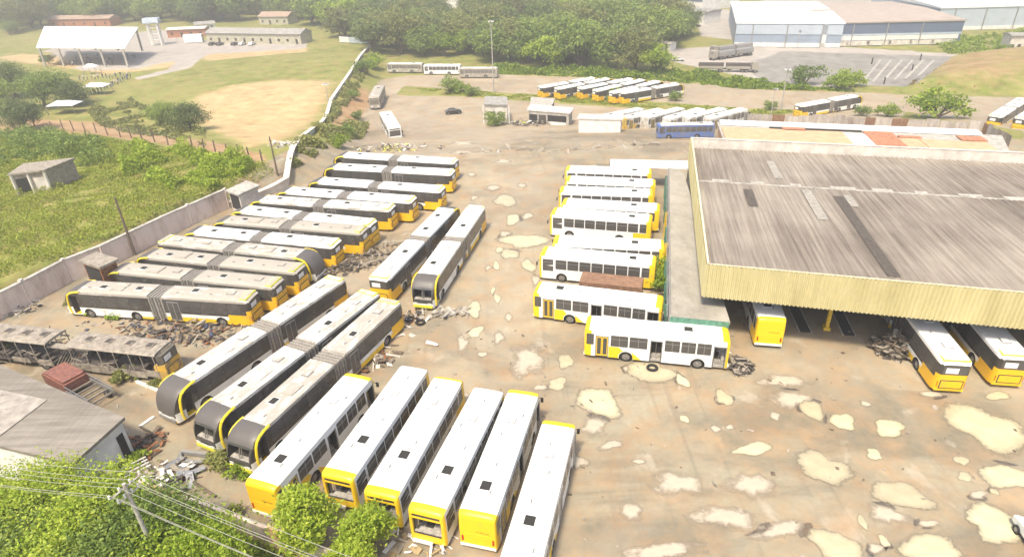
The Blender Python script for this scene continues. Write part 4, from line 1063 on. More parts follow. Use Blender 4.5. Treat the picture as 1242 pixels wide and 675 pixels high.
for i, (px, py, c, hd, lab) in enumerate([(258, 55, 'car_black', 75, 'dark car at the left end of the long low house'), (267, 55, 'car_black', 78, 'dark car second from the left before the long low house'), (285, 55, 'car_black', 80, 'dark car before the middle of the long low house'), (294, 55, 'car_white', 80, 'white car before the middle of the long low house'), (306, 55, 'car_white', 82, 'white car right of the middle of the long low house'), (228, 47, 'car_white', 20, 'small white car between the water tower and the pale trailer')]):
    car(c, at(px, py), hd, lab, GC)
car('car_white', at(822, 74), 0, 'small white car standing alone on the warehouse forecourt')
car('car_white', at(723, 30), 30, 'white car in the far lot behind the wood', 'cars in the far lot behind the wood'); 
for px, py, lab in ((780, 13, 'pale car farthest along the lane to the warehouse'), (787, 14, 'pale car beside the lane by the warehouse corner'), (844, 33, 'dark car at the corner of the big warehouse')):
    car('car_black' if 'dark' in lab else 'car_white', at(px, py), 20, lab)
# white car nose at the right border, near the bottom
car('car_white', Vector((*unproj(1256, 662, .6), 0)) + Vector((.6, 0, 0)), 80, 'white car just entering at the bottom right corner')
for c in carp.values(): remove_tree(c)

def truck(p, hd, lab, dark):
    root = empty('road_train_truck', p, R(hd))
    m = MB(); m.prism([(9.0, .9), (9.0, 1.9), (8.6, 3.1), (6.9, 3.1), (6.9, .9)], -1.2, 1.2, 'y'); part(m, 'cab', 'white_paint', root)
    m = MB(); m.prism([(9.03, 1.95), (8.66, 2.95), (8.6, 2.95), (8.97, 1.95)], -1.05, 1.05, 'y'); part(m, 'windshield', 'glass', root)
    for x0, x1 in ((-.8, 6.5), (-9.2, -1.6)):
        m = MB(); m.box(x0, x1, -1.25, 1.25, 1.1, 1.9); part(m, 'trailer_side', 'white_paint' if dark else 'steel', root)
        m = MB(); m.prism([(-1.27, 1.9), (1.27, 1.9), (1.1, 2.6), (0, 2.8), (-1.1, 2.6)], x0, x1, 'x'); part(m, 'tarpaulin', 'trailer_tarp' if dark else 'grey_plastic', root)
    m = MB(); m.box(-9.2, 7, -.5, .5, .8, 1.1); part(m, 'chassis', 'rubber', root)
    for x in (8.0, 5.4, 4.2, 0.4, -2.6, -7.2, -8.4):
        for s in (1, -1): wheel(root, x, s * 1.05, s)
    return tag(root, lab, 'truck', 'long trucks on the warehouse forecourt')
p = at(883, 87); truck(p, -14, 'long black topped truck with two trailers and a white cab, by the grass strip', True)
p = at(886, 70); truck(p, 195 + 10, 'long truck with two grey topped trailers nearer the warehouse wall', False)
p = at(879, 66); truck(p + Vector((3, 3, 0)), 205, 'grey topped truck parked behind another, closest to the warehouse wall', False)
# brown box trailer between the buses
t = empty('box_trailer', (0, 0, 0)); 
pa, pb = Vector((*unproj(707, 329, 2.6), 0)), Vector((*unproj(781, 336.5, 2.6), 0)); d = (pb - pa).normalized(); L_ = (pb - pa).length
t.location = (pa + pb) / 2 + Vector((d.y, -d.x, 0)) * 1.1; t.rotation_euler = (0, 0, math.atan2(d.y, d.x))
m = MB(); m.box(-L_ / 2, L_ / 2, -1.1, 1.1, .9, 2.6); part(m, 'box', 'brown_sheet', t)
m = MB(); 
for k in range(12): x = -L_ / 2 + .3 + k * (L_ - .6) / 11; m.box(x - .03, x + .03, -1.13, 1.13, .95, 2.55)
part(m, 'rib', 'brown_sheet', t)
m = MB(); m.box(-L_ / 2, L_ / 2, -.5, .5, .6, .9); part(m, 'chassis', 'rubber', t)
for x in (-L_ / 2 + 1, L_ / 2 - 1):
    for s in (1, -1): wheel(t, x, s * .9, s, r=.42)
tag(t, 'brown box trailer wedged between two white buses of the office row', 'trailer')

# ------------------------------------------------------------------ the big hall
K = Vector((*unproj(857.6, 320.5, 8.1), 0)); KF = Vector((*unproj(838, 167, 8.1), 0)); KR = Vector((*unproj(1242, 355, 8.1), 0))
U = (KR - K).normalized(); V = (KF - K).normalized(); DEP = (KF - K).length; WID = 62.0
hall = empty('depot_hall', K, 0)
def HP(a, b, z): q = U * a + V * b; return (q.x, q.y, z)
def hquad_box(mb, a0, a1, b0, b1, z0, z1, m=0):
    vs = [HP(a, b, z) for a in (a0, a1) for b in (b0, b1) for z in (z0, z1)]
    mb.add(vs, [(0, 1, 3, 2), (4, 6, 7, 5), (0, 4, 5, 1), (2, 3, 7, 6), (0, 2, 6, 4), (1, 5, 7, 3)], m)
def rib_sheet(mb, a0, a1, b0, b1, zf, pitch=.9, h=.07):
    n = int((a1 - a0) / pitch * 4); vs = []
    for k in range(n + 1):
        a = a0 + (a1 - a0) * k / n; up = h if k % 4 in (1, 2) else 0
        for b in (b0, b1): vs.append(HP(a, b, zf(b) + up))
    mb.add(vs, [(2 * k, 2 * k + 2, 2 * k + 3, 2 * k + 1) for k in range(n)])
bR = DEP * .61
zf = lambda b: 7.95 - 1.1 * b / DEP
mb = MB(); rib_sheet(mb, .2, WID, .15, bR - .3, zf, .5, .07); o = mb.build('roof_sheeting', 'fibre_cement', hall); reg(hall, o)
mb = MB(); rib_sheet(mb, .2, WID, bR + .3, DEP - .3, lambda b: zf(b) - .12, .5, .07); o = mb.build('roof_sheeting', 'fibre_cement', hall); reg(hall, o)
mb = MB(); hquad_box(mb, .2, WID, bR - .28, bR + .05, 7.12, 7.36); part(mb, 'ridge_flashing', 'concrete', hall)
rr_ = random.Random(9)
for k in range(14): mb = MB(); a = 2 + k * 4.3; hquad_box(mb, a, a + rr_.uniform(1.2, 2.8), bR - .1, bR + .55, 7.1, 7.38 + rr_.uniform(.03, .09)); part(mb, 'gutter_cover', 'concrete', hall)
# replaced, darker and paler strips of sheeting
for a, b0, b1, w, mt in ((5.2, 15.5, 21.0, 1.0, 'wreck_dark'), (11.6, 13.0, 22.0, 1.0, 'pale_plaster'), (14.6, 1.0, 20.5, 1.0, 'brown_sheet'), (15.7, 17.5, 21, .8, 'concrete'), (9.4, 26, 33, .9, 'concrete')):
    mb = MB(); n = 10; vs = []
    for k in range(n + 1):
        for b in (b0, b1): vs.append(HP(a + w * k / n, b, zf(b) + (.13 if k % 2 else .09) - (.12 if b0 > bR else 0)))
    mb.add(vs, [(2 * k, 2 * k + 2, 2 * k + 3, 2 * k + 1) for k in range(n)])
    mt = {'wreck_dark': 'sheet_dark', 'brown_sheet': 'sheet_dark', 'pale_plaster': 'sheet_pale', 'concrete': 'sheet_pale'}[mt]
    if mt not in MATS: simple(mt, (.10, .083, .068) if mt == 'sheet_dark' else (.36, .33, .285), .85, 0, .25, 2.5)
    part(mb, 'replaced_sheet', mt, hall)
# front fascia of ribbed yellow sheet
def fascia(A, Bp, z0, z1, name, pitch=.34, dep=.13, out=None):
    d = (Bp - A); L_ = d.length; d = d / L_; nn = Vector((d.y, -d.x, 0)) if out is None else out
    n = int(L_ / pitch * 4); mb = MB(); vs = []
    for k in range(n + 1):
        q = A + d * (L_ * k / n) + nn * (dep if k % 4 in (1, 2) else 0)
        vs += [(q.x, q.y, z0), (q.x, q.y, z1)]
    mb.add(vs, [(2 * k, 2 * k + 2, 2 * k + 3, 2 * k + 1) for k in range(n)])
    o = mb.build(name, 'fascia_yellow', hall); reg(hall, o)
fascia(Vector((0, 0, 0)), U * WID, 4.85, 8.12, 'front_fascia')
fascia(V * DEP, Vector((0, 0, 0)), 4.85, 8.12, 'side_fascia')
mb = MB(); hquad_box(mb, 0, WID, .02, .14, 8.1, 8.16); hquad_box(mb, .02, .2, 0, DEP, 8.1, 8.16); part(mb, 'fascia_cap', 'cream_wall', hall)
mb = MB(); hquad_box(mb, 0, WID, DEP - .1, DEP + .15, 5.0, 8.05); hquad_box(mb, .0, WID, DEP - .15, DEP + .2, 8.053, 8.13); part(mb, 'rear_parapet', 'pale_plaster', hall)
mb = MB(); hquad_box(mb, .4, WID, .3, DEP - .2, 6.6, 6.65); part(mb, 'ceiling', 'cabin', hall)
mb = MB(); hquad_box(mb, .3, WID, DEP - .3, DEP, 0, 5.0); hquad_box(mb, .25, .5, 12, DEP, 0, 4.8); part(mb, 'rear_wall', 'concrete', hall)
for a in (1.2, 12.1, 24, 36, 48):
    for b in (4.6, 16, 27):
        mb = MB(); hquad_box(mb, a - .16, a + .16, b - .16, b + .16, 0, 6.6); hquad_box(mb, a - .3, a + .3, b - .3, b + .3, 0, .35); part(mb, 'column', 'yellow_steel', hall)
for b in (4.6, 16, 27):
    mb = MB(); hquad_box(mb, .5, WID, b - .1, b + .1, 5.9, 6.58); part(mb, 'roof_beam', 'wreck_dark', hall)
tag(hall, 'large bus hall with a weathered ribbed roof and a yellow corrugated fascia', 'depot hall')
for px0, py0, px1, py1, lab in ((977, 403, 952, 350, 'dark inspection pit in the hall floor nearest the yellow backed bus'), (1030, 407, 1003, 352, 'dark inspection pit in the hall floor nearer the scrap heap')):
    a, b = at(px0, py0, 0), at(px1, py1, 0); d = (b - a).normalized(); n_ = Vector((-d.y, d.x, 0)) * .5
    pit = empty('inspection_pit', a); q = b - a
    mb = MB(); mb.add([tuple(v + Vector((0, 0, .02))) for v in (-n_, n_, q + n_, q - n_)], [(0, 1, 2, 3)]); part(mb, 'pit_shade_sheet', 'dark_opening', pit)  # flat dark sheet on the floor, shade inside the pit painted as colour
    for s in (-1, 1):
        mb = MB(); vs = []
        for v in (Vector((0, 0, 0)), q):
            for w in (.98, 1.2):
                for z in (0, .09): e = v + n_ * s * w; vs.append((e.x, e.y, z))
        mb.add(vs, [(0, 1, 3, 2), (4, 6, 7, 5), (0, 4, 5, 1), (2, 3, 7, 6), (0, 2, 6, 4), (1, 5, 7, 3)]); part(mb, 'pit_curb', 'concrete', pit)
    tag(pit, lab, 'inspection pit')

# ------------------------------------------------------------------ generic building
def quad_building(name, pts, z0, z1, wall, roof, label, cat='building', roof_mats=None, over=.25, th=.25, parapet=0, wins=(), group=None, extra=None):
    """pts: four world points (x, y) counter-clockwise from the front left; wins: (side, u0, u1, za, zb, material)"""
    P = [Vector((p[0], p[1], 0)) for p in pts]; c = sum(P, Vector()) / 4
    root = empty(name, (c.x, c.y, z0)); Q = [p - c for p in P]; H_ = z1 - z0
    mb = MB(); vs = [(q.x, q.y, z) for q in Q for z in (-1.0, H_)]
    mb.add(vs, [(2 * k, 2 * ((k + 1) % 4), 2 * ((k + 1) % 4) + 1, 2 * k + 1) for k in range(4)] + [(1, 3, 5, 7)]); part(mb, 'wall', wall, root)
    mb = MB(); e = [q * (1 + over / max(q.length, .1) * 1.4) for q in Q]; rz = H_ + .003
    vs = [(q.x, q.y, z) for q in e for z in (rz, rz + th)]
    mb.add(vs, [(2 * k, 2 * ((k + 1) % 4), 2 * ((k + 1) % 4) + 1, 2 * k + 1) for k in range(4)] + [(1, 3, 5, 7), (6, 4, 2, 0)]); ro = part(mb, 'roof', roof, root)
    for sd, u0, u1, za, zb, mt in wins:
        a, b = Q[sd], Q[(sd + 1) % 4]; d = b - a; n_ = Vector((d.y, -d.x, 0)).normalized()
        if n_.dot(a + b) < 0: n_ = -n_
        mb = MB(); vs = []
        for off in (-.05, .06):
            for u, z in ((u0, za), (u1, za), (u1, zb), (u0, zb)): q = a + d * u + n_ * off; vs.append((q.x, q.y, z))
        mb.add(vs, [(0, 1, 2, 3), (7, 6, 5, 4)] + [(k, (k + 1) % 4, 4 + (k + 1) % 4, 4 + k) for k in range(4)])
        part(mb, 'door' if za <= .05 else 'window', mt, root)
    if extra: extra(root, Q, H_)
    return tag(root, label, cat, group)
def W(px, py, z): return unproj(px, py, z)

# office block with grey flat roof
z = 3.4
A_, B_, C_, D_ = Vector((*W(812.5, 384, z), 0)), Vector((*W(884, 391, z), 0)), Vector((*W(838, 207, z), 0)), Vector((*W(811, 206.5, z), 0))
B_ = A_ + (B_ - A_); C_ = K + V * (DEP * .94) + U * -.6; B2 = K + V * 1.5 - U * .5 
def off_x(root, Q, H_):
    d = Q[1] - Q[0]; L_ = d.length; d.normalize(); n_ = Vector((d.y, -d.x, 0)); mb = MB(); vs = []; n = int(L_ / .25) * 4
    for k in range(n + 1):
        q = Q[0] - n_ * -.02 + d * L_ * k / n + n_ * (.36 + (.05 if k % 4 in (1, 2) else 0)); vs += [(q.x, q.y, H_ - .55), (q.x, q.y, H_ + .3)]
    mb.add(vs, [(2 * k, 2 * k + 2, 2 * k + 3, 2 * k + 1) for k in range(n)]); part(mb, 'green_fascia', 'green_sheet', root)
    mb = MB(); a, b = Q[3], Q[0]; mb.bar((a.x, a.y, H_ + .25), (b.x, b.y, H_ + .25), .09); mb.bar((a.x - .25, a.y, H_ + .1), (b.x - .25, b.y, H_ + .1), .05); part(mb, 'gutter', 'grey_plastic', root)
    for k in range(9):
        q = Q[3] + (Q[0] - Q[3]) * ((k + .5) / 9); mb = MB(); mb.box(q.x - .45, q.x - .12, q.y - .08, q.y + .08, -H_ * 0, H_); part(mb, 'downpipe', 'yellow_steel' if k in (3, 5) else 'green_sheet', root)
quad_building('office_block', [A_[:2], B_[:2], C_[:2], D_[:2]], 0, z, 'white_wall', 'annex_roof', 'long office block with a plain grey roof and green front edge beside the hall', wins=[(3, .02 + k * .11, .07 + k * .11, .9, 2.4, 'glass') for k in range(8)], extra=off_x)
cp = [W(740, 202, 3.2), W(836, 206, 3.2), W(836, 197, 3.2), W(740, 195, 3.2)]
t = empty('white_canopy', (*cp[0], 0)); mb = MB(); o_ = Vector((*cp[0], 0)); vs = []
for p in cp:
    for zz in (3.2, 3.45): q = Vector((*p, 0)) - o_; vs.append((q.x, q.y, zz))
mb.add(vs, [(2 * k, 2 * ((k + 1) % 4), 2 * ((k + 1) % 4) + 1, 2 * k + 1) for k in range(4)] + [(1, 3, 5, 7), (6, 4, 2, 0)]); part(mb, 'canopy_roof', 'white_sheet', t)
for p in cp: q = Vector((*p, 0)) - o_; mb = MB(); mb.bar((q.x, q.y + .1, 0), (q.x, q.y + .1, 3.2), .08); part(mb, 'post', 'steel', t)
tag(t, 'white flat canopy joining the far end of the office block', 'canopy')

# long peach building behind the hall
z = 2.5; g0 = -1.5
P4 = [W(880, 172, z), W(1222, 188, z), W(1212, 166, z), W(872, 150, z)]
def peach_x(root, Q, H_):
    d = (Q[1] - Q[0]); e = (Q[3] - Q[0])
    def slab(u0, u1, v0, v1, z0_, z1_, mt, nm):
        mb = MB(); vs = []
        for u, v in ((u0, v0), (u1, v0), (u1, v1), (u0, v1)):
            for zz in (z0_, z1_): q = Q[0] + d * u + e * v; vs.append((q.x, q.y, H_ + zz))
        mb.add(vs, [(2 * k, 2 * ((k + 1) % 4), 2 * ((k + 1) % 4) + 1, 2 * k + 1) for k in range(4)] + [(1, 3, 5, 7), (6, 4, 2, 0)]); part(mb, nm, mt, root)
    slab(0, .48, .0, .66, .32, .5, 'peach_wall', 'roof_panel'); slab(.48, .58, .05, .62, .30, .42, 'white_sheet', 'roof_panel')
    slab(.56, .67, .05, .75, .43, .52, 'terracotta', 'roof_panel'); slab(.67, .80, .05, .45, .30, .5, 'peach_wall', 'roof_panel'); slab(.74, .97, .0, .40, .52, .60, 'peach_wall', 'roof_panel')
    slab(.25, .34, .62, .80, .44, .50, 'terracotta', 'roof_panel'); slab(0, 1, .80, 1.0, .35, .75, 'white_sheet', 'ridge_cap'); slab(.20, .56, .74, .79, .34, .46, 'dark_opening', 'roof_gap')
    slab(.68, .76, .5, .6, .34, .48, 'terracotta', 'roof_panel'); slab(.90, .99, .5, .72, .34, .48, 'terracotta', 'roof_panel')
quad_building('workshop_building', P4, g0, z, 'peach_wall', 'concrete', 'long workshop with peach, white and terracotta roof panels behind the hall', extra=peach_x)

# rusty corrugated fence behind it
fpx = [(870, 146), (935, 152), (1000, 152), (1060, 156), (1120, 158), (1190, 162), (1222, 182)]
f = empty('sheet_metal_fence', at(*fpx[0])); fo = Vector(f.location)
for i in range(len(fpx) - 1):
    a, b = at(*fpx[i]), at(*fpx[i + 1]); d = b - a; n = max(2, int(d.length / 2.2))
    for k in range(n):
        q0, q1 = a + d * (k / n) - fo, a + d * ((k + .96) / n) - fo; h = 2.2 + rr_.uniform(-.25, .2); mb = MB(); nn = Vector((d.y, -d.x, 0)).normalized() * .04
        m_ = 8; vs = []
        for j in range(m_ + 1):
            q = q0 + (q1 - q0) * j / m_ + nn * (j % 2); vs += [(q.x, q.y, q.z - .3), (q.x, q.y, q.z + h)]
        mb.add(vs, [(2 * j, 2 * j + 2, 2 * j + 3, 2 * j + 1) for j in range(m_)]); part(mb, 'sheet_panel', rr_.choice(['rusty_sheet', 'rusty_sheet', 'wreck_metal', 'brown_sheet']), f)
tag(f, 'patchwork fence of grey and rusty metal sheets behind the workshop roofs', 'fence')
# ------------------------------------------------------------------ middle distance huts
def small(pxs, z, name, wall, roof, label, wins=(), cat='hut', extra=None, over=.3, group=None):
    """roof corners given as pixels at height z over the ground there"""
    g = terrain(*at(pxs[0][0], pxs[0][1] + 12)[:2]); return quad_building(name, [W(px, py, z + g) for px, py in pxs], g, z + g, wall, roof, label, cat, wins=wins, extra=extra, over=over, group=group)
small([(702, 144.5), (753, 146), (755, 141), (705, 139.5)], 4.2, 'white_block', 'white_wall', 'pale_plaster', 'plain white block with grimy foot in front of the dusty white buses', cat='building')
small([(641, 134), (690, 138), (694, 132), (645, 128)], 3.4, 'open_stall', 'concrete', 'pale_plaster', 'grey stall with dark openings and a white counter beside the white block', wins=[(0, .02, .22, .3, 2.6, 'dark_opening'), (0, .26, .44, .3, 2.6, 'wreck_dark'), (0, .48, .94, 1.3, 2.7, 'dark_opening'), (0, .50, .92, .2, 1.1, 'white_wall')])
small([(643, 131), (667, 132.5), (672, 121), (645, 119)], 3.0, 'lean_to', 'wreck_dark', 'concrete', 'beige pitched lean-to roof behind the grey stall', wins=[(0, .1, .9, .2, 2.4, 'dark_opening')])
def kiosk_x(root, Q, H_):
    for k, q in enumerate(Q):
        mb = MB(); mb.bar((q.x * 1.15, q.y * 1.15, -.5), (q.x * 1.15, q.y * 1.15, H_), .16); part(mb, 'post', 'white_wall', root)
small([(588, 127), (615, 128), (613, 119), (590, 118)], 4.6, 'ruined_kiosk', 'pale_plaster', 'grey_tile', 'ruined pale kiosk with white posts at the foot of the tall light mast', wins=[(0, .15, .45, .3, 3, 'dark_opening'), (0, .6, .9, 1, 3, 'wreck_metal')], extra=kiosk_x)
def rubble(p, rad, n, name, mats, label, hmax=.6, seed=0, cat='debris', L_=(.3, 1.4), elong=(1, 1), rz=0, kind='stuff', thin=.05):
    r = random.Random(seed); mb = MB()
    for k in range(n):
        a = r.uniform(0, 6.28); q = rad * r.uniform(0, 1) ** .7; x = q * math.cos(a) * elong[0]; y = q * math.sin(a) * elong[1]; x, y = x * math.cos(rz) - y * math.sin(rz), x * math.sin(rz) + y * math.cos(rz)
        z = r.uniform(0, hmax) * (1 - .7 * q / rad); M = Matrix.Translation((x, y, z + .05)) @ Matrix.Rotation(r.uniform(0, 6.28), 4, 'Z') @ Matrix.Rotation(r.uniform(-.5, .5), 4, 'Y') @ Matrix.Rotation(r.uniform(-.4, .4), 4, 'X')
        l = r.uniform(*L_) / 2; w = r.uniform(.02, .25) if r.random() < .5 else r.uniform(.02, .06); t = r.uniform(.01, thin)
        mb.box(-l, l, -w, w, -t, t, r.randrange(len(mats)), M)
    o = mb.build(name, mats, None, (p.x, p.y, terrain(p.x, p.y)) if len(p) > 2 else p)
    return tag(o, label, cat, None, kind)
SC = ['wreck_metal', 'wreck_dark', 'rust', 'wreck_dark', 'seat_blue', 'old_kerb']
rubble(at(620, 150), 4, 90, 'debris', ['concrete', 'wreck_metal', 'pale_plaster'], 'low rubble and rocks around the ruined kiosk', .7, 1, elong=(1.6, .5))
rubble(at(245, 400, 0), 5, 260, 'debris', SC, 'heap of bus seats and scrap between the wreck and the slanted buses', 1.0, 2, elong=(1.7, .55), rz=-.1)
rubble(at(425, 322, 0), 4.4, 320, 'debris', ['wreck_metal', 'wreck_dark', 'old_kerb', 'wood'], 'long scrap heap in the gap between the orange tails and the central pair', .9, 3, elong=(.55, 2.1), rz=-.85)
rubble(at(470, 385, 0), 2.4, 70, 'debris', SC, 'scrap lying before the central pair of buses', .4, 4, elong=(1.5, .7))
rubble(at(545, 380, 0), 2.2, 50, 'debris', ['wreck_metal', 'concrete'], 'thin scrap and poles on the ground beneath the right bus of the central pair', .2, 5, elong=(1.5, .5), L_=(.4, 2.2))
rubble(at(450, 430, 0), 2.6, 120, 'debris', ['rust', 'wreck_metal', 'pale_plaster', 'wood'], 'reddish scrap between the slanted buses and the bottom row', .5, 6)
rubble(at(650, 152), 3.5, 80, 'debris', ['wreck_dark', 'wreck_metal', 'white_wall'], 'dark junk crowding round the grey stall', 1.4, 21, elong=(1.6, .5))
rubble(at(632, 151), 2.0, 50, 'debris', ['wreck_dark', 'lime_paint', 'wreck_metal'], 'yellow and dark junk between the ruined kiosk and the grey stall', 1.5, 22)
rubble(at(478, 395, 0), 3.0, 30, 'debris', ['concrete', 'pale_plaster'], 'scattered panels on the ground right of the slanted buses', .1, 7, elong=(1.2, .8))
rubble(at(205, 585, 0), 2.0, 150, 'debris', ['white_wall', 'steel', 'wreck_metal', 'wreck_dark'], 'pile of white and grey scrap by the boundary wall and the fallen pole', .9, 8)
rubble(at(165, 545, 0), 2.0, 110, 'debris', ['wreck_dark', 'rust', 'wood'], 'dark tangle of scrap beside the long shed corner', .6, 9)
rubble(at(510, 655, 0), 2.4, 60, 'debris', ['wreck_metal', 'white_wall', 'orange_paint'], 'torn panels lying before the gutted bus fronts', .2, 10)
rubble(at(897, 446, 0), 1.1, 90, 'debris', ['wreck_dark', 'wreck_dark', 'wreck_metal'], 'dark scrap at the open front of the side-on white bus', 1.1, 11)
rubble(at(1083, 425, 0), 1.7, 260, 'debris', ['wreck_dark', 'wreck_metal', 'wood'], 'tall heap of scrap and sticks against the yellow column of the hall', 2.0, 12)
rubble(at(808, 365, 0), 1.3, 60, 'debris', ['wreck_dark', 'wood', 'concrete'], 'rubbish between the white buses and the office block', .4, 13, elong=(.5, 3))
rubble(at(700, 176, 0), 9, 110, 'debris', ['old_kerb', 'old_kerb', 'concrete'], 'low broken kerbs and rubble strips across the yard before the white block', .08, 14, elong=(2.4, .45), L_=(.5, 2.6), thin=.04)
rubble(at(20, 375, 0), 2.5, 60, 'debris', ['wreck_dark', 'concrete'], 'loose scrap at the foot of the pink wall', .3, 15)
rubble(at(345, 175, 2.5), 3.0, 60, 'debris', ['pale_plaster', 'concrete'], 'rubble where the pink wall meets the field wall', .5, 16)
rubble(at(470, 172, 0), 7, 150, 'debris', ['wreck_metal', 'wreck_dark', 'white_wall', 'lime_paint'], 'jumble of bus panels behind the farthest articulated bus', .8, 17, elong=(1.5, .5))
rubble(at(660, 480, 0), 30, 260, 'debris', ['old_kerb', 'old_kerb', 'wood'], 'small stones and litter scattered over the open yard', .02, 18, L_=(.06, .3), thin=.03, elong=(1.3, .6))
rubble(at(150, 410, 0), 8, 200, 'debris', SC, 'fine scrap strewn around the stripped wreck', .12, 19, L_=(.1, .8), elong=(1.3, .6))
# gate shed at the wall
small([(277, 232), (290, 237), (312, 227), (299, 222)], 2.6, 'corner_shed', 'pale_plaster', 'concrete', 'small white framed shed where the pink wall ends', wins=[(0, .1, .9, .2, 2.4, 'dark_opening')])
small([(100, 318), (121, 325), (140, 316), (118, 309)], 2.2, 'wall_shelter', 'rust', 'wreck_metal', 'low rusty shelter leaning on the pink wall', wins=[(0, .1, .9, .1, 1.9, 'dark_opening')])
# ruin in the grass
def ruin_x(root, Q, H_):
    for q in (Q[0], Q[1], (Q[0] + Q[1]) / 2): mb = MB(); mb.bar((q.x, q.y, -1), (q.x, q.y, H_), .22); part(mb, 'column', 'pale_plaster', root)
p = at(45, 232)
quad_building('ruined_shelter', [W(12, 211, 6.2), W(52, 206, 6.2), W(88, 192, 6.2), W(30, 199, 6.2)], terrain(p.x, p.y), 6.0, 'old_kerb', 'wreck_metal', 'ruined concrete shelter with a mossy slab roof in the tall grass', cat='shelter', wins=[(0, .08, .55, .3, 2.4, 'dark_opening'), (0, .62, .95, .3, 2.2, 'pale_plaster')], extra=ruin_x)

# long shed lower left, two-tone roof and white end wall
z = 3.6
S0, S1, S2 = Vector((*W(86, 562, z), 0)), Vector((*W(146, 508, z), 0)), Vector((*W(-60, 420, z), 0)); S3 = Vector((*W(-150, 505, z), 0))
def shed_x(root, Q, H_):
    m1 = (Q[0] + Q[3]) / 2 ; d = Q[3] - Q[0]; e = Q[1] - Q[0]
    def sl(u0, u1, v0, v1, h, mt):
        mb = MB(); vs = []
        for u, v in ((u0, v0), (u1, v0), (u1, v1), (u0, v1)):
            for zz in (H_ + .26, H_ + h): q = Q[0] + d * u + e * v; vs.append((q.x, q.y, zz))
        mb.add(vs, [(2 * k, 2 * ((k + 1) % 4), 2 * ((k + 1) % 4) + 1, 2 * k + 1) for k in range(4)] + [(1, 3, 5, 7), (6, 4, 2, 0)]); part(mb, 'roof_sheet', mt, root)
    r = random.Random(2); sl(.37, 1.02, -.02, 1.02, .34, 'pale_roof')
    for k in range(26): v = r.uniform(0, .95); u = r.uniform(.4, .85); sl(u, u + r.uniform(.08, .22), v, v + .03, .37, r.choice(['shed_roof', 'concrete', 'pale_roof']))
simple('pale_roof', (.36, .32, .275), .85, 0, .22, 1.5)
quad_building('long_shed', [S0[:2], S1[:2], S2[:2], S3[:2]], 0, z, 'white_wall', 'shed_roof', 'long shed with a grey and pale two-tone roof and a white end wall', cat='shed', wins=[(0, .80, .93, .0, 2.6, 'dark_opening'), (0, .58, .76, .1, .7, 'wreck_dark')], extra=shed_x, over=.3)
# trestles of white metal beside it
for k, (px, py, lab) in enumerate(((118, 585, 'pale metal frames stacked beside the end wall of the long shed'), (158, 577, 'pale metal frames leaning closest to the scrap pile'))):
    p = at(px, py, 0); t = empty('metal_frame', p, .75)
    for j in range(4): mb = MB(); mb.box(-1.4, 1.4, -.6 + j * .38, -.52 + j * .38, .5, .58); part(mb, 'rail', 'white_wall', t)
    for j in (-1, 0, 1): mb = MB(); mb.box(-1.2 * j - .04, -1.2 * j + .04, -.7, .7, .42, .5); mb.bar((-1.2 * j, -.6, 0), (-1.2 * j, -.6, .45), .04); mb.bar((-1.2 * j, .6, 0), (-1.2 * j, .6, .45), .04); part(mb, 'cross_member', 'steel', t)
    tag(t, lab, 'frame', 'metal frames by the long shed')
# red lorry wreck
a, b = at(72, 462, 0), at(128, 492, 0); d = (b - a).normalized(); t = empty('wrecked_lorry', (a + b) / 2, math.atan2(d.y, d.x)); L_ = (b - a).length
m_ = MB(); m_.box(-L_ / 2, 0, -1, 1, .5, 1.5); m_.box(-L_ / 2 + .3, -.2, -.9, .9, 1.5, 1.7); part(m_, 'cab', 'car_red', t)
m_ = MB(); m_.box(-L_ / 2 - .02, -L_ / 2 + 1.0, -.8, .8, 1.0, 1.52); part(m_, 'engine', 'wreck_dark', t)
for s in (-1, 1): m_ = MB(); m_.box(0, L_ / 2, s * 1 - .05, s * 1 + .05, .6, 1.0); m_.bar((0, s, 1.4), (L_ / 2, s, 1.3), .05); part(m_, 'side_rail', 'steel', t)
for k in range(5): m_ = MB(); x = .3 + k * (L_ / 2 - .4) / 4; m_.box(x - .05, x + .05, -1, 1, .7, .85); part(m_, 'cross_member', 'wreck_metal', t)
for x in (-L_ / 2 + .8, L_ / 2 - .9):
    for s in (-1, 1): wheel(t, x, s * .85, s, r=.42)
tag(t, 'crushed red lorry wreck with a bare bed behind the long shed', 'lorry wreck')
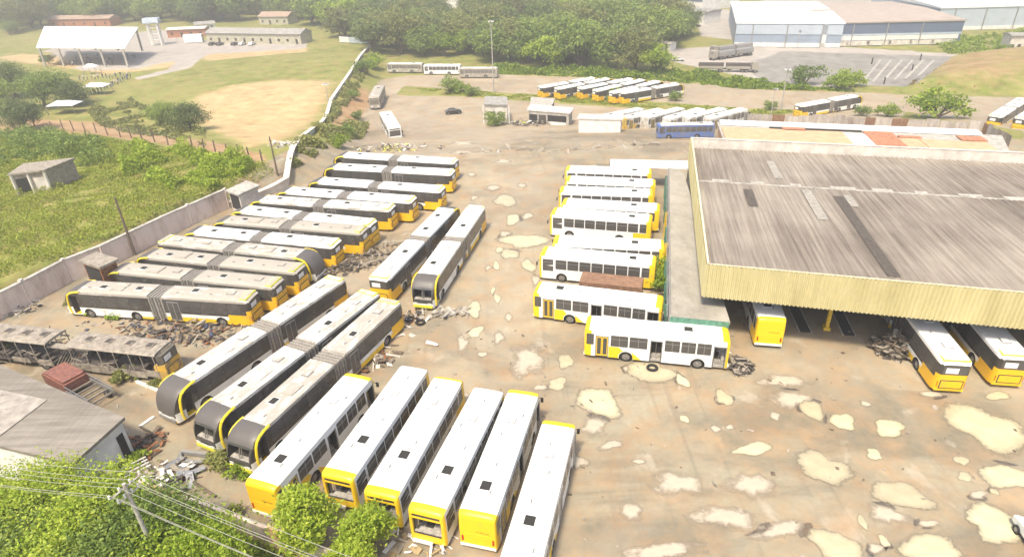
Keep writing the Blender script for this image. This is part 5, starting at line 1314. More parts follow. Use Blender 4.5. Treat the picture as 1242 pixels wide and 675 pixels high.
# fallen pole, loose bumper, white kerbs
a, b = at(196, 561, 0), at(262, 603, 0); mb = MB(); mb.bar((0, 0, .15), (b.x - a.x, b.y - a.y, .12), .14, 8, r2=.10); tag(mb.build('fallen_pole', 'wood', None, a), 'fallen wooden pole lying on the dirt below the slanted buses', 'pole')
p = at(240, 553, 0); mb = MB(); n = 14
for k in range(n): t0, t1 = math.pi * (1.05 + .95 * k / n), math.pi * (1.05 + .95 * (k + 1) / n); mb.bar((1.3 * math.cos(t0), .8 * math.sin(t0), .25), (1.3 * math.cos(t1), .8 * math.sin(t1), .25), .16, 6)
mb.box(-1.3, 1.3, -.1, .15, .1, .4); tag(mb.build('loose_bumper', 'grey_plastic', None, p, -.2), 'curved bus bumper lying on the ground before the middle slanted bus', 'bumper')
for x0, y0, x1, y1, lab in ((170, 518, 187, 506, 'short white kerb left of the silvery windshield'), (166, 463, 192, 474, 'white broken kerb below the orange tail of the stripped wreck'), (645, 450, 655, 450, None)):
    if lab:
        a, b = at(x0, y0, 0), at(x1, y1, 0); d = (b - a); mb = MB(); n_ = Vector((-d.y, d.x, 0)).normalized() * .12; vs = []
        for v in (Vector(), d):
            for s in (-1, 1):
                for zz in (0, .16): e = v + n_ * s; vs.append((e.x, e.y, zz))
        mb.add(vs, [(0, 1, 3, 2), (4, 6, 7, 5), (0, 4, 5, 1), (2, 3, 7, 6), (0, 2, 6, 4), (1, 5, 7, 3)]); tag(mb.build('kerb_piece', 'white_wall', None, a), lab, 'kerb')
p = at(524, 418, 0); mb = MB(); mb.bar((-.5, .2, .2), (.45, -.25, .2), .2, 8, r2=.15); mb.bar((.45, -.25, .2), (.6, -.33, .2), .12, 8, r2=.05); tag(mb.build('fuel_can', 'white_wall', None, p), 'small white cylinder lying in the open yard by the slanted buses', 'can')
p = at(660, 437, 0)
def tyre_on_ground(px, py, lab, r=.5):
    p = at(px, py, 0); mb = MB(); n = 18
    for k in range(n): t0, t1 = 6.2832 * k / n, 6.2832 * (k + 1) / n; mb.bar((r * .8 * math.cos(t0), r * .8 * math.sin(t0), .14), (r * .8 * math.cos(t1), r * .8 * math.sin(t1), .14), .13, 6)
    tag(mb.build('old_tyre', 'rubber', None, p), lab, 'tyre', 'old tyres lying about')
for px, py, lab in ((791, 447, 'worn tyre half sunk beside the puddle below the side-on white bus'), (497, 388, 'old tyre under the front of the left central bus'), (510, 392, 'old tyre beside the scrap before the central pair'), (1100, 432, 'old tyre at the foot of the tall scrap heap')): tyre_on_ground(px, py, lab)

# ------------------------------------------------------------------ boundary wall, near foliage, pole and wires
bw = empty('boundary_wall', at(200, 606, 0)); o_ = Vector(bw.location)
pl = [at(-60, 538, 0), at(10, 552, 0), at(95, 578, 0), at(190, 603, 0), at(262, 628, 0), at(330, 655, 0), at(420, 690, 0)]
r = random.Random(8)
for i in range(len(pl) - 1):
    a, b = pl[i], pl[i + 1]; n = max(1, int((b - a).length / 2.6))
    for k in range(n):
        q0, q1 = a + (b - a) * (k / n) - o_, a + (b - a) * ((k + 1) / n - .015) - o_; d = (q1 - q0).normalized(); nn = Vector((-d.y, d.x, 0)) * .11; h = 1.5 + r.uniform(-.35, .15); mb = MB(); vs = []
        for v in (q0, q1):
            for s in (-1, 1):
                for zz in (0, h): e = v + nn * s; vs.append((e.x, e.y, zz))
        mb.add(vs, [(0, 1, 3, 2), (4, 6, 7, 5), (0, 4, 5, 1), (2, 3, 7, 6), (0, 2, 6, 4), (1, 5, 7, 3)]); part(mb, 'wall_panel', 'stained_wall' if r.random() < .7 else 'peach_wall', bw)
tag(bw, 'low crumbling pinkish boundary wall between the yard and the foreground trees', 'wall')
NEAR = [(12, 634, 0, .95, 'yellow green tree in the bottom left corner under the wires'), (82, 648, 1, 1.0, 'leafy bright green tree under the wires left of the utility pole'), (52, 606, 0, .5, 'bright green tree just below the roof of the long shed'),
        (140, 660, 2, 1.0, 'bright green tree at the foot of the utility pole'), (108, 604, 2, .5, 'small green tree against the white end wall of the long shed'), (200, 680, 0, .95, 'bright green tree just right of the utility pole at the bottom edge'), (240, 705, 1, .6, 'green tree at the bottom edge below the crumbling wall'), (15, 672, 2, .9, 'darker green tree at the very bottom left'), (225, 668, 2, .42, 'small darker crown below the crumbling wall')]
for px, py, k, s, lab in NEAR:
    p = at(px, py, 4.2 * s); plant(('near', k), (p.x, p.y, 0), s, r.uniform(0, 6), 'roadside_tree', lab, 'tree', None)
p = at(372, 622, 3.2); plant(('sapling', 0), (p.x, p.y, 0), 1.12, 1, 'sapling', 'bright green sapling before the white bus with a gutted front, the taller of two', 'tree')
p = at(447, 640, 2.6); plant(('sapling', 1), (p.x, p.y, 0), .95, 2, 'sapling', 'bright green sapling before the bus with a missing windshield, the shorter of two', 'tree')
p = at(420, 672, 2.4); plant(('sapling', 1), (p.x, p.y, 0), .8, 4, 'sapling', 'low green sapling at the bottom edge between two taller ones', 'tree')
def ppole(base, h, lab, d):
    t = empty('utility_pole', base)
    mb = MB(); mb.bar((0, 0, 0), (0, 0, h), .14, 10, r2=.10); part(mb, 'pole_shaft', 'pole_grey', t, True)
    nn = Vector((-d.y, d.x, 0))
    for zz, w in ((h - .25, .9), (h - .85, .6)):
        mb = MB(); a = nn * -w; b = nn * w; mb.bar((a.x, a.y, zz), (b.x, b.y, zz), .06, 4); ca = part(mb, 'crossarm', 'pole_grey', t)
        mb = MB()
        for q in (-w, -w * .35, w * .35, w): mb.bar((nn.x * q, nn.y * q, zz + .05), (nn.x * q, nn.y * q, zz + .25), .06, 6)
        part(mb, 'insulator', 'lamp_lens', ca)
    return tag(t, lab, 'utility pole')
PH = 9.5; pb = Vector((*unproj(150, 586, PH), 0))
best = min(range(40, 140), key=lambda k: abs((lambda q: q)(0) + 0) if False else abs(math.hypot(*[u - v for u, v in zip(unproj(150, 586, k / 10), (pb.x, pb.y))])))
lp = Vector((*unproj(0, 569, PH - .3), 0)); rp_ = Vector((*unproj(352, 668, PH - .3), 0)); dl = (lp - pb); dr = (rp_ - pb)
pL = pb + dl * 2.1; pR = pb + dr * 2.2
ppole(pb, PH, 'grey utility pole with crossarms rising out of the bottom left trees', dr.normalized())
ppole(pL, PH, 'grey utility pole beyond the left edge', -dl.normalized()) ; ppole(pR, PH, 'grey utility pole beyond the bottom edge', dr.normalized())
wn = 0
WL = ['topmost', 'second', 'third', 'fourth', 'fifth', 'lowest']
offs = [(.85, -.0), (.3, -.0), (-.3, -.0), (-.85, -.0), (.5, -.6), (-.5, -.6)]
for k, (w, dz_) in enumerate(offs):
    pts = []
    for (A, Bq, dd) in ((pL, pb, -dl.normalized()), (pb, pR, dr.normalized())):
        nn = Vector((-dr.normalized().y, dr.normalized().x, 0)) * w
        for j in range(13):
            t = j / 12; q = A + (Bq - A) * t + nn; pts.append((q.x, q.y, PH + dz_ - .0 - 4 * .45 * t * (1 - t)))
    mb = MB(); org = Vector(pts[0])
    for a, b in zip(pts[:-1], pts[1:]):
        if (Vector(a) - Vector(b)).length > .02: mb.bar(Vector(a) - org, Vector(b) - org, .015, 4)
    tag(mb.build('power_line', 'wire', None, org), 'pale power line over the foreground trees, ' + ['farthest of six', 'second farthest of six', 'third farthest of six', 'nearest of the four upper wires', 'farther of the two lower wires', 'nearer of the two lower wires'][k], 'power line', 'power lines over the foreground trees')

# ------------------------------------------------------------------ masts and posts
def top_h(base, px, py):
    return min([k / 10 for k in range(20, 400)], key=lambda h: (lambda q: math.hypot(q[0] - base.x, q[1] - base.y))(unproj(px, py, base.z + h)))
def mast(bx, by, tx, ty, lab, r=.16, head='flood', cat='light mast'):
    b = at(bx, by); h = top_h(b, tx, ty); t = empty('light_mast', b)
    mb = MB(); mb.bar((0, 0, -.3), (0, 0, h), r, 8, r2=r * .55); part(mb, 'mast_shaft', 'pole_grey', t, True)
    mb = MB(); mb.bar((0, 0, h), (0, 0, h + .12), .5, 10); part(mb, 'lamp_ring', 'steel', t)
    for k in range(4 if head == 'flood' else 1):
        a = k * 1.57 + .5; mb = MB(); mb.box(.65 * math.cos(a) - .25, .65 * math.cos(a) + .25, .65 * math.sin(a) - .2, .65 * math.sin(a) + .2, h - .22, h + .08); part(mb, 'floodlight', 'lamp_lens', t)
    return tag(t, lab, cat)
mast(599, 112, 597, 26, 'tall slim light mast rising from the ruined kiosk to above the wood', .2)
mast(947, 133, 955, 84, 'light mast leaning over the rusty sheet fence by the far road', .18)
mast(399, 128, 394, 102, 'light post standing beside the long pale field wall', .12)
mast(935, 140, 938, 108, 'short thin post behind the rusty sheet fence', .1, 'one', 'post')
mast(967, 58, 968, 37, 'light pole in front of the blue-grey warehouse wall', .12, 'one')
def post(bx, by, tx, ty, lab):
    b = at(bx, by) if isinstance(bx, (int, float)) else bx; h = top_h(b, tx, ty); mb = MB(); mb.bar((0, 0, -.3), (0, 0, h), .17, 8, r2=.11); mb.bar((-.2, 0, h - .6), (.25, 0, h - .6), .05, 5)
    return tag(mb.build('wooden_post', 'wood', None, b), lab, 'post')
pw = Vector((*unproj(164, 309, 0), 0)); post(pw, 0, 140, 240, 'dark wooden pole rising behind the pink wall among the articulated buses')
post(337, 213, 325, 166, 'dark wooden pole on the grass beside the lower end of the field wall'); post(319, 200, 315, 181, 'short dark stump near the end of the wire fence')

# wire fence with posts along the earth lane
fx_ = [(2, 151), (22, 152), (42, 153), (64, 157), (77, 158), (90, 159), (104, 160), (117, 161), (131, 164), (146, 166), (160, 168), (173, 170), (188, 172), (204, 176), (219, 179), (234, 182), (248, 184), (262, 187), (276, 190), (290, 193), (304, 197)]
pts = [at(*q) for q in fx_]; f = empty('post_fence', pts[10]); fo = Vector(f.location); rf = random.Random(5)
for q in pts: v = q - fo; mb = MB(); h = 2.3 + rf.uniform(-.3, .3); mb.bar((v.x, v.y, v.z - .3), (v.x + rf.uniform(-.2, .2), v.y, v.z + h), .13, 6, r2=.10); part(mb, 'post', 'wood', f)
for hz in (.6, 1.2, 1.8):
    mb = MB()
    for a, b in zip(pts[:-1], pts[1:]): u, v = a - fo, b - fo; mb.bar((u.x, u.y, u.z + hz), (v.x, v.y, v.z + hz), .02, 3)
    part(mb, 'wire_strand', 'steel', f)
tag(f, 'wire fence on dark leaning wooden posts along the orange earth lane', 'fence')

# ------------------------------------------------------------------ top left: open shed, tower, houses
def open_shed():
    fl, fr = at(47, 80), at(157, 80); zr = fl.z + 6.6
    a = Vector((*unproj(44, 58.5, zr), 0)); b = Vector((*unproj(152, 59.5, zr), 0)); c = Vector((*unproj(168, 34, zr + 1.8), 0)); d = Vector((*unproj(54, 33, zr + 1.8), 0))
    t = empty('open_shed', (a.x, a.y, fl.z)); Q = [(a, 6.6), (b, 6.6), (c, 8.4), (d, 8.4)]; mb = MB(); vs = []
    for p, h in Q:
        for dz_ in (0, .35): q = p - a; vs.append((q.x, q.y, h + dz_))
    mb.add(vs, [(2 * k, 2 * ((k + 1) % 4), 2 * ((k + 1) % 4) + 1, 2 * k + 1) for k in range(4)] + [(1, 3, 5, 7), (6, 4, 2, 0)]); part(mb, 'roof', 'white_sheet', t)
    for u in (.03, .25, .48, .72, .97):
        for v, (P0, P1) in enumerate(((Q[0], Q[1]), (Q[3], Q[2]))):
            q = P0[0] + (P1[0] - P0[0]) * u - a; h = P0[1]; mb = MB(); mb.box(q.x - .3, q.x + .3, q.y - .3, q.y + .3, -.5, h); part(mb, 'column', 'concrete', t)
    tag(t, 'big open-sided shed under a bright white sloping roof', 'shed'); return a, b, c, d, fl.z
sa, sb, sc_, sd, sz = open_shed()
# people: one skinned figure, copied
def make_person(shirt, pants):
    me = bpy.data.meshes.new('person'); V_ = [(0, 0, .95), (0, 0, 1.2), (0, 0, 1.42), (0, 0, 1.52), (0, .02, 1.64), (.10, 0, .9), (.12, .02, .5), (.12, 0, .08), (.12, .12, .04), (-.10, 0, .9), (-.12, .02, .5), (-.12, 0, .08), (-.12, .12, .04), (.19, 0, 1.40), (.24, .02, 1.12), (.25, .10, .88), (-.19, 0, 1.40), (-.24, .02, 1.12), (-.25, .10, .88)]
    E = [(0, 1), (1, 2), (2, 3), (3, 4), (0, 5), (5, 6), (6, 7), (7, 8), (0, 9), (9, 10), (10, 11), (11, 12), (2, 13), (13, 14), (14, 15), (2, 16), (16, 17), (17, 18)]
    rad = [.15, .14, .15, .06, .11, .10, .075, .05, .04, .10, .075, .05, .04, .065, .05, .04, .065, .05, .04]
    me.from_pydata(V_, E, []); o = link('tmp', me); md = o.modifiers.new('s', 'SKIN')
    for k, q in enumerate(rad): me.skin_vertices[0].data[k].radius = (q, q)
    me.skin_vertices[0].data[0].use_root = True
    o.modifiers.new('u', 'SUBSURF').levels = 1
    ev = o.evaluated_get(bpy.context.evaluated_depsgraph_get()); m2 = bpy.data.meshes.new_from_object(ev); bpy.data.objects.remove(o)
    m2.materials.clear()
    for q in (shirt, pants, 'skin'): m2.materials.append(MATS[q])
    for p in m2.polygons:
        z = p.center.z; p.material_index = 2 if z > 1.46 or (abs(p.center.x) > .21 and z < 1.15 and z > .8) else (0 if z > .95 else 1); p.use_smooth = True
    return m2
PM = [make_person('cloth_white', 'cloth_dark'), make_person('cloth_dark', 'cloth_blue'), make_person('cloth_blue', 'cloth_dark')]
rp2 = random.Random(31); cols = ['white top and dark trousers', 'dark top and blue trousers', 'blue top and dark trousers']
def crowd(spots, where, grp):
    for (x, y, g) in spots:
        k = rp2.randrange(3); o = link('person', PM[k], None, (x, y, g), rp2.uniform(0, 6.28)); tag(o, 'person in ' + cols[k] + ' ' + where, 'person', grp)
sp = []
for k in range(34): u, v = rp2.uniform(.28, .95), rp2.uniform(.05, .75); q = sa.lerp(sb, u).lerp(sd.lerp(sc_, u), v); sp.append((q.x, q.y, terrain(q.x, q.y)))
crowd(sp, 'standing under the white roofed open shed', 'people under the open shed')
sp = []
for px0, py0, px1, py1, n in ((98, 98, 155, 93, 14), (112, 116, 158, 95, 22)):
    for k in range(n): q = at(px0 + (px1 - px0) * k / (n - 1) + rp2.uniform(-1, 1), py0 + (py1 - py0) * k / (n - 1) + rp2.uniform(-1, 1)); sp.append((q.x, q.y, q.z))
crowd(sp, 'in the crowd beside the white tarpaulins', 'people beside the white tarpaulins')
for px, py, w_2, h_2, lab in ((117, 108, 6, 4.5, 'white tarpaulin shelter among the lines of people'), (78, 130, 7, 5, 'white tarpaulin shelter half hidden behind the big dark tree'), (110, 85, 4, 3, 'small white awning on the grass before the open shed')):
    g = at(px, py + 6).z; c = Vector((*unproj(px, py - 5, g + 2.6), g)); t = empty('tarpaulin_shelter', c); mb = MB()
    mb.add([(-w_2 / 2, -h_2 / 2, 2.4), (w_2 / 2, -h_2 / 2, 2.4), (w_2 / 2, h_2 / 2, 2.4), (-w_2 / 2, h_2 / 2, 2.4), (-w_2 / 4, 0, 3.3), (w_2 / 4, 0, 3.3)], [(0, 1, 5, 4), (1, 2, 5), (2, 3, 4, 5), (3, 0, 4)]); part(mb, 'tarpaulin', 'white_sheet', t)
    for x in (-w_2 / 2, w_2 / 2):
        for y in (-h_2 / 2, h_2 / 2): mb = MB(); mb.bar((x, y, -.3), (x, y, 2.4), .06, 5); part(mb, 'post', 'steel', t)
    tag(t, lab, 'shelter')
# water tower
p = at(192, 55); h = 9.5; t = empty('water_tower', p, .2)
for x in (-2, 2):
    for y in (-1.5, 1.5): mb = MB(); mb.box(x - .3, x + .3, y - .3, y + .3, -.5, h); part(mb, 'tower_leg', 'white_wall', t)
for z_ in (2.5, 5, 7.5):
    mb = MB(); mb.box(-2, 2, -1.65, -1.45, z_, z_ + .3); mb.box(-2, 2, 1.45, 1.65, z_, z_ + .3); mb.box(-2.1, -1.9, -1.5, 1.5, z_, z_ + .3); mb.box(1.9, 2.1, -1.5, 1.5, z_, z_ + .3); part(mb, 'brace', 'white_wall', t)
mb = MB(); mb.box(-3.4, 3.4, -2.4, 2.4, h, h + .3); mb.prism([(-2.4, h + .3), (2.4, h + .3), (2.0, h + 2.0), (-2.0, h + 2.0)], -3.2, 3.2, 'x'); part(mb, 'tank', 'pale_blue_cladding', t)
tag(t, 'pale water tower on four tall legs beside the open shed', 'water tower')
def house(fl, fr, depth, h, wall, roof, lab, rh=1.6, wins=6, name='house', group=None):
    a, b = at(*fl), at(*fr); d = b - a; L_ = math.hypot(d.x, d.y); g = a.z
    t = empty(name, (a + b) / 2, math.atan2(d.y, d.x))
    mb = MB(); mb.box(-L_ / 2, L_ / 2, 0, depth, -1.5, h); part(mb, 'wall', wall, t)
    mb = MB(); mb.prism([(-.6, h + .003), (depth + .6, h + .003), (depth / 2, h + rh)], -L_ / 2 - .4, L_ / 2 + .4, 'x'); part(mb, 'roof', roof, t)
    for k in range(wins):
        x = -L_ / 2 + L_ * (k + .5) / wins; mb = MB(); dr_ = k % 3 == 1; mb.box(x - .5, x + .5, -.06, .04, .05 if dr_ else 1.1, 2.2); part(mb, 'door' if dr_ else 'window', 'dark_opening', t)
    return tag(t, lab, 'house' if name == 'house' else 'building', group)
house((252, 52), (366, 54), 9, 4.2, 'khaki_wall', 'grey_tile', 'long low house with khaki walls and dark windows at the head of the sports field', 1.8, 11)
house((204, 46), (250, 44), 7, 3.5, 'terracotta', 'pale_plaster', 'low building with a pinkish roof between the water tower and the long low house', .8, 4)
house((315, 30), (350, 30), 10, 4, 'khaki_wall', 'tile_roof', 'brown roofed house just behind the long low house', 2, 4)
house((238, 38), (262, 36), 6, 3, 'white_wall', 'grey_tile', 'small white house behind the pinkish roofed building', 1.2, 3)
house((60, 33), (135, 32), 9, 4, 'terracotta', 'tile_roof', 'brown roofed building right behind the open shed', 1.6, 6)
house((512, 13), (560, 14), 16, 7, 'white_wall', 'white_sheet', 'white walled block poking out of the wood at the top of the picture', .9, 6)
house((505, 24), (534, 26), 10, 4.5, 'white_wall', 'tile_roof', 'house with a pinkish roof in the wood below the white walled block', 1.4, 4)
house((540, 28), (553, 31), 8, 4.2, 'pale_plaster', 'grey_tile', 'small pale house right of the pinkish roofed one in the wood', 1.2, 2)
house((796, 60), (812, 62), 4, 2.6, 'white_wall', 'pale_plaster', 'small white gatehouse at the edge of the warehouse forecourt', .4, 2)
# pale container near the low building
p = at(236, 52); t = empty('box_container', p, .15); mb = MB(); mb.box(-4, 4, -1.4, 1.4, .3, 3.6); part(mb, 'body', 'white_sheet', t); mb = MB(); mb.box(3.98, 4.04, -1.3, 1.3, .4, 3.5); part(mb, 'door', 'grey_plastic', t); tag(t, 'pale container standing left of the long low house', 'container')
# white boards at the end of the field
a, b = at(412, 52), at(448, 54); d = b - a; t = empty('field_hoarding', a, math.atan2(d.y, d.x))
for k in range(3): mb = MB(); L3 = d.length / 3; mb.box(k * L3 + .1, (k + 1) * L3 - .1, -.1, .1, .3, 2.6); part(mb, 'board', 'white_wall' if k == 0 else 'pale_blue_cladding', t)
tag(t, 'pale hoarding boards at the far end of the sports field', 'hoarding')

# ------------------------------------------------------------------ warehouses
def hall_box(name, fl, fr, depth_px, H_, wall, roof, lab, bands=(), roofslope=0, doors=(), group=None):
    """front wall from the ground pixels fl to fr; depth in metres away from the camera"""
    a, b = at(*fl), at(*fr); d = Vector((b.x - a.x, b.y - a.y, 0)); L_ = d.length; t = empty(name, a, math.atan2(d.y, d.x))
    mb = MB(); mb.box(0, L_, 0, depth_px, -2, H_); part(mb, 'wall', wall, t)
    mb = MB(); mb.prism([(-.3, H_ + .01), (depth_px, H_ + .01), (depth_px, H_ + .6), (depth_px / 2, H_ + .6 + roofslope), (-.3, H_ + .5)], -.4, L_ + .4, 'x'); part(mb, 'roof', roof, t)
    for u0, u1, z0, z1, mt, nm in bands: mb = MB(); mb.box(L_ * u0, L_ * u1, -.18, .02, z0, z1); part(mb, nm, mt, t)
    for k in range(int(L_ // 12)): mb = MB(); mb.box(12 * k + 5.8, 12 * k + 6.2, -.24, -.02, 0, H_ - .2); part(mb, 'downpipe', 'steel', t)
    return tag(t, lab, 'warehouse', group)
hall_box('warehouse', (890, 57), (1018, 58.5), 70, 8.2, 'blue_grey_cladding', 'white_sheet', 'large warehouse with a bright white roof and blue-grey front beside the truck forecourt', [(0, 1, 4.6, 7.9, 'pale_blue_cladding', 'upper_band'), (0, 1, .2, 1.6, 'white_wall', 'loading_dock'), (.82, .86, 0, 8, 'white_wall', 'pilaster')], .6)
hall_box('warehouse', (1010, 57), (1162, 54), 60, 8.0, 'dark_blue_cladding', 'tan_roof', 'dark blue warehouse wing with a long white loading strip', [(.0, 1, 3.7, 4.3, 'pale_blue_cladding', 'upper_band'), (.02, .98, 2.1, 3.6, 'white_wall', 'awning'), (.02, .95, .3, 1.9, 'pale_plaster', 'loading_dock')] + [(.1 + .17 * k, .12 + .17 * k, .6, 1.8, 'dark_opening', 'dock_door') for k in range(5)], .8)
hall_box('warehouse', (1134, 38), (1290, 34), 60, 8.5, 'pale_blue_cladding', 'white_sheet', 'pale warehouse with a white roof at the top right corner', [(0, 1, .2, 1.5, 'white_wall', 'plinth')], 1.0)
hall_box('warehouse', (790, 8), (852, 14), 30, 8, 'white_wall', 'white_sheet', 'white building with a dark blue gable left of the large warehouse', [(.45, .98, 4.6, 7.6, 'dark_blue_cladding', 'blue_band')], 1.0)
hall_box('warehouse', (820, 28), (853, 31), 14, 5, 'white_wall', 'grey_tile', 'low white annex tucked against the corner of the large warehouse', [], .5)
house((1222, 62), (1246, 62), 6, 5, 'pale_plaster', 'grey_tile', 'grey pale hut on top of the earth mound at the right edge', .6, 3)
# parking lines and small planters
mbl = 0
for k in range(7):
    a, b = at(1046 + 13 * k, 100 - 1.0 * k), at(1068 + 13 * k, 73); d = (b - a); n_ = Vector((-d.y, d.x, 0)).normalized() * .35; mb = MB()
    mb.add([tuple(v + Vector((0, 0, .10))) for v in (-n_, n_, d + n_, d - n_)], [(0, 1, 2, 3)]); tag(mb.build('parking_line', 'concrete', None, a), kind='structure')
for px, py, lab in ((1072, 102, 'dark post at the near side of the car park'), (1057, 78, 'dark post in the car park, the left one of the far two'), (1106, 86, 'dark post in the car park nearer the mound'), (1116, 73, 'dark post in the car park beside the grass bank')):
    p = at(px, py); mb = MB(); mb.bar((0, 0, 0), (0, 0, 1.7), .2, 8); mb.bar((0, 0, 1.7), (0, 0, 1.9), .3, 8, r2=.1); tag(mb.build('bollard_post', 'wreck_dark', None, p), lab, 'post')

# ------------------------------------------------------------------ shrubs, field trees, weeds
FT = [(20, 118, 1, 1.15, 'large dark tree at the left edge beyond the wire fence'), (55, 130, 0, 1.1, 'large dark tree beside the wire fence, second from the left edge'), (92, 128, 1, .8, 'dark round tree nearest the lines of people'), (32, 158, 1, .85, 'dark tree standing in the earth lane by the wire fence'), (-10, 140, 0, 1.1, 'dark tree cut by the left edge beyond the wire fence'),
      (195, 152, 0, .62, 'round bush on the field side of the fence, left of two'), (232, 158, 1, .72, 'darker round bush on the field side of the fence, right of two'), (60, 78, 0, .42, 'thin leafy tree in front of the left end of the open shed'), (12, 42, 0, .8, 'spreading tree at the far left edge beside the open shed')]
for px, py, k, s, lab in FT: p = at(px, py); plant(('field', k), (p.x, p.y, p.z - .2), s, r.uniform(0, 6), 'field_tree', lab, 'tree')
SH = [(545, 112, 1.7, 0, 'rounded bush on the green strip, left of a pair'), (560, 113, 1.3, 1, 'smaller bush on the green strip, right of a pair'), (572, 117, 1.0, 0, 'low bush beside the ruined kiosk path'), (602, 152, 1.2, 0, 'bush growing at the foot of the ruined kiosk'), (746, 122, 1.3, 1, 'bush in front of the far bus cluster'), (974, 104, 2.1, 0, 'dark spiky shrub by the far road'), (1017, 108, 1.7, 1, 'green shrub right of the dark spiky one by the far road'), (1030, 106, 2.0, 1, 'taller green shrub by the car park corner'),
      (1076, 141, 1.2, 1, 'small bush between the lone bus and the wide bush'), (1136, 144, 2.6, 1, 'wide bush behind the rusty sheet fence'), (1044, 141, .9, 0, 'low weeds behind the rusty sheet fence'), (806, 330, .9, 1, 'bush growing beside the office wall above the nearer weeds'), (807, 350, .8, 1, 'bush growing beside the office wall behind the brown trailer'), (800, 318, .6, 1, 'small weed bush behind an orange bus tail'),
      (935, 133, .8, 0, 'low bush at the left end of the rusty sheet fence'), (820, 122, .9, 0, 'low bush on the green strip behind the dusty buses'), (420, 165, 1.0, 0, 'bush on the brown bank above the wall row'), (410, 178, .9, 1, 'bush on the bank nearest the farthest articulated bus'), (435, 145, .8, 0, 'bush on the brown bank by the white parked bus'),
      (440, 90, 1.6, 0, 'bush at the top of the bank by the wood'), (452, 82, 1.8, 1, 'bush at the foot of the wood left of the bus line'), (428, 120, .9, 0, 'bush halfway up the brown bank')]
for px, py, s, k, lab in SH: p = at(px, py); plant(('shrub', k), (p.x, p.y, p.z), s, r.uniform(0, 6), 'bush', lab, 'bush')
WD = [(140, 382, 1.5, 'weeds at the rear wheels of the nearest wall row bus'), (98, 372, 1.6, 'weeds under the front of the nearest wall row bus'), (118, 378, 1.2, 'weeds between the wheels of the nearest wall row bus'), (150, 462, 1.3, 'weeds growing by the orange tail of the wreck'), (170, 455, 1.0, 'small weeds under the orange tail of the wreck'), (272, 565, 1.3, 'weeds before the rightmost slanted bus'), (292, 575, 1.2, 'weeds beneath the bumper of the rightmost slanted bus'), (5, 434, 1.4, 'weeds at the left edge before the wreck'), (168, 558, 1.0, 'small plant in the dark scrap by the shed corner'), (282, 628, 1.0, 'tuft at the foot of the crumbling wall'), (302, 238, .9, 'tuft beside the small white shed'), (190, 468, .8, 'tuft right of the white broken kerb'), (812, 375, 1.0, 'weeds at the near corner of the office block'), (255, 560, .8, 'tuft beside the loose bumper')]
for i, (px, py, s, lab) in enumerate(WD): p = at(px, py); plant(('weed', i % 2), (p.x, p.y, p.z), s, r.uniform(0, 6), 'weed_clump', lab, 'weeds')

def undergrowth(name, polypx, n, size, mat, label, hgt=.8, seed=0, clump=None, dens=None):
    rs = np.random.RandomState(seed); poly = gpoly(polypx); P = np.array(poly); out = []
    lo, hi = P.min(0), P.max(0); tot = 0
    while tot < n:
        q = rs.uniform(lo, hi, (n * 2, 2)); m_ = inside_dist(q[:, 0], q[:, 1], poly) > 0; q = q[m_]; 
        v = np.sin(q[:, 0] * .31 + seed) * np.sin(q[:, 1] * .27 + 1) + .6 * np.sin(q[:, 0] * .83 + 2 * np.sin(q[:, 1] * .5)) + .5 * np.sin(q[:, 1] * 1.1 + 1.4 * np.sin(q[:, 0] * .7))
        q = q[v > (-.1 if dens is None else dens)]; out.append(q); tot += len(q)
    q = np.concatenate(out)[:n]
    v = np.sin(q[:, 0] * .31 + seed) * np.sin(q[:, 1] * .27 + 1) + .6 * np.sin(q[:, 0] * .83 + 2 * np.sin(q[:, 1] * .5)) + .5 * np.sin(q[:, 1] * 1.1 + 1.4 * np.sin(q[:, 0] * .7))
    z = terrain_np(q[:, 0], q[:, 1]) + rs.uniform(0, 1, n) ** 1.3 * hgt * np.clip(v + .5, .15, 1.6)
    C_ = np.stack([q[:, 0], q[:, 1], z], 1); nm = np.tile([0, 0, .5], (n, 1)) + rs.normal(0, .5, (n, 3))
    tag(link(name, leaf_mesh(name, C_, nm, size, [mat], rs)), label, 'undergrowth', None, 'stuff')
undergrowth('undergrowth', [(0, 160), (120, 168), (240, 188), (315, 200), (335, 212), (272, 228), (226, 244), (160, 276), (121, 296), (75, 310), (0, 338), (-60, 360), (-60, 160)], 130000, .15, 'leaf_grass', 'rough bright green grass and creepers outside the pink wall', .8, 1, dens=-1.6)
undergrowth('undergrowth', [(150, 176), (240, 190), (310, 202), (300, 222), (226, 242), (190, 225), (150, 215)], 30000, .22, 'leaf_bright', 'darker creepers on the slope between the wire fence and the pink wall', 1.9, 2)
undergrowth('undergrowth', [(0, 162), (110, 170), (150, 195), (100, 205), (60, 190), (0, 205), (-40, 200)], 16000, .26, 'leaf_mid', 'tangled bushes below the wire fence around the ruined shelter', 1.7, 3)
undergrowth('undergrowth', [(400, 150), (445, 90), (462, 62), (452, 62), (400, 135), (352, 206), (380, 196), (440, 168), (448, 150)], 20000, .30, 'leaf_olive', 'scrub covering the bank between the field wall and the yard', 1.1, 4)
undergrowth('undergrowth', [(600, 80), (700, 84), (830, 88), (930, 100), (1040, 112), (900, 108), (800, 98), (640, 91), (600, 90)], 26000, .40, 'leaf_bright', 'bright scrub along the far edge of the dirt road below the wood', 1.3, 5, dens=-.9)
undergrowth('undergrowth', [(1100, 106), (1160, 75), (1242, 62), (1300, 80), (1300, 112), (1200, 112)], 16000, .42, 'leaf_brown', 'brownish scrub on the earth mound', 1.0, 6, dens=-.8)
undergrowth('undergrowth', [(1190, 98), (1300, 90), (1300, 114), (1180, 112)], 6000, .40, 'leaf_bright', 'green scrub at the foot of the earth mound', .9, 7)
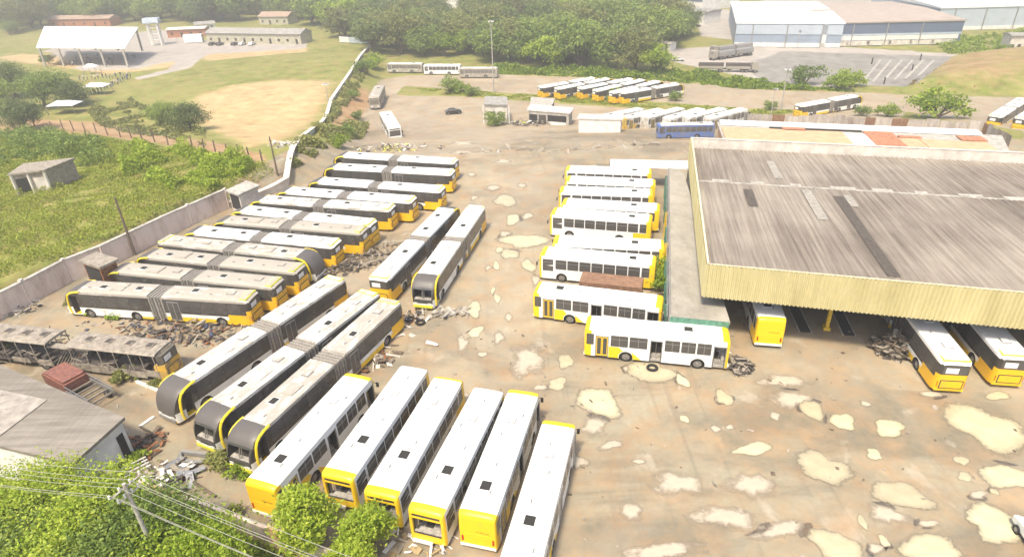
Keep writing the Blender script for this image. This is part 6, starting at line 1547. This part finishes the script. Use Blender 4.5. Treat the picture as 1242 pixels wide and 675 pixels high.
undergrowth('undergrowth', [(1130, 52), (1242, 40), (1300, 40), (1300, 60), (1150, 66)], 7000, .5, 'leaf_bright', 'scrub between the warehouses and the mound', 1.4, 8)
undergrowth('undergrowth', [(-40, 556), (95, 585), (190, 612), (262, 636), (330, 664), (420, 700), (300, 760), (-40, 760)], 42000, .13, 'leaf_bright', 'weeds covering the strip under the foreground trees', 1.2, 9, dens=-1.5)
undergrowth('undergrowth', [(492, 106), (620, 114), (700, 118), (800, 126), (935, 134), (1000, 134), (925, 140), (790, 131), (640, 122), (560, 116)], 9000, .24, 'leaf_grass', 'grass on the green strip crossing the yard', .35, 11, dens=-.6)
undergrowth('undergrowth', [(100, 130), (160, 120), (250, 160), (250, 178), (120, 152)], 8000, .3, 'leaf_olive', 'grass tufts between the lines of people and the wire fence', .8, 10)

# street at the bottom left corner
# ------------------------------------------------------------------ sky, sun, haze, camera
world = bpy.data.worlds.new('World'); scene.world = world; world.use_nodes = True
WN, WL_ = world.node_tree.nodes, world.node_tree.links
sky = WN.new('ShaderNodeTexSky'); sky.sky_type = 'NISHITA'; sky.sun_disc = False
Sd = Vector((-.20, -.42, .88)).normalized()
sky.sun_elevation = math.asin(Sd.z); sky.sun_rotation = math.atan2(Sd.x, Sd.y)
sky.air_density = 1.0; sky.dust_density = 4.0; sky.ozone_density = .6; sky.altitude = 50
WL_.new(sky.outputs[0], WN['Background'].inputs[0]); WN['Background'].inputs[1].default_value = SKY_STRENGTH
sl = bpy.data.lights.new('sun', 'SUN'); sl.energy = SUN_STRENGTH; sl.angle = R(8); sl.color = (1, .91, .72)
so = bpy.data.objects.new('sun', sl); COL.objects.link(so); so.rotation_euler = Sd.to_track_quat('Z', 'Y').to_euler()

m = bpy.data.materials.new('haze'); m.use_nodes = True; N, L = m.node_tree.nodes, m.node_tree.links
N.remove(N['Principled BSDF']); v = N.new('ShaderNodeVolumePrincipled'); v.inputs['Color'].default_value = (.98, .94, .86, 1); v.inputs['Density'].default_value = HAZE; v.inputs['Anisotropy'].default_value = .25
L.new(v.outputs[0], N['Material Output'].inputs['Volume']); MATS['haze'] = m
if HAZE > 0:
    mb = MB(); mb.box(-1540, 1540, -240, 1540, -11, 42); tag(mb.build('haze', 'haze'), kind='stuff')

cd = bpy.data.cameras.new('camera'); cam = bpy.data.objects.new('camera', cd); COL.objects.link(cam)
cd.sensor_width = 36; cd.lens = 36 * FPX / 1242; cd.clip_end = 5000; cd.clip_start = .3
cam.matrix_world = Matrix.Translation((0, 0, CAMH)) @ Matrix.Rotation(math.pi / 2 - PITCH, 4, 'X') @ Matrix.Rotation(ROLL, 4, 'Z')
scene.camera = cam
scene.view_settings.view_transform = 'Standard'; scene.view_settings.look = 'None'; scene.view_settings.exposure = EXPOSURE; scene.view_settings.gamma = 1
scene.cycles.max_bounces = 6; scene.cycles.diffuse_bounces = 3; scene.cycles.glossy_bounces = 2; scene.cycles.transmission_bounces = 3; scene.cycles.volume_bounces = 0
scene.cycles.transparent_max_bounces = 4; scene.cycles.use_adaptive_sampling = True; scene.cycles.adaptive_threshold = .03
scene.cycles.sample_clamp_indirect = 5
scene.cycles.use_denoising = True
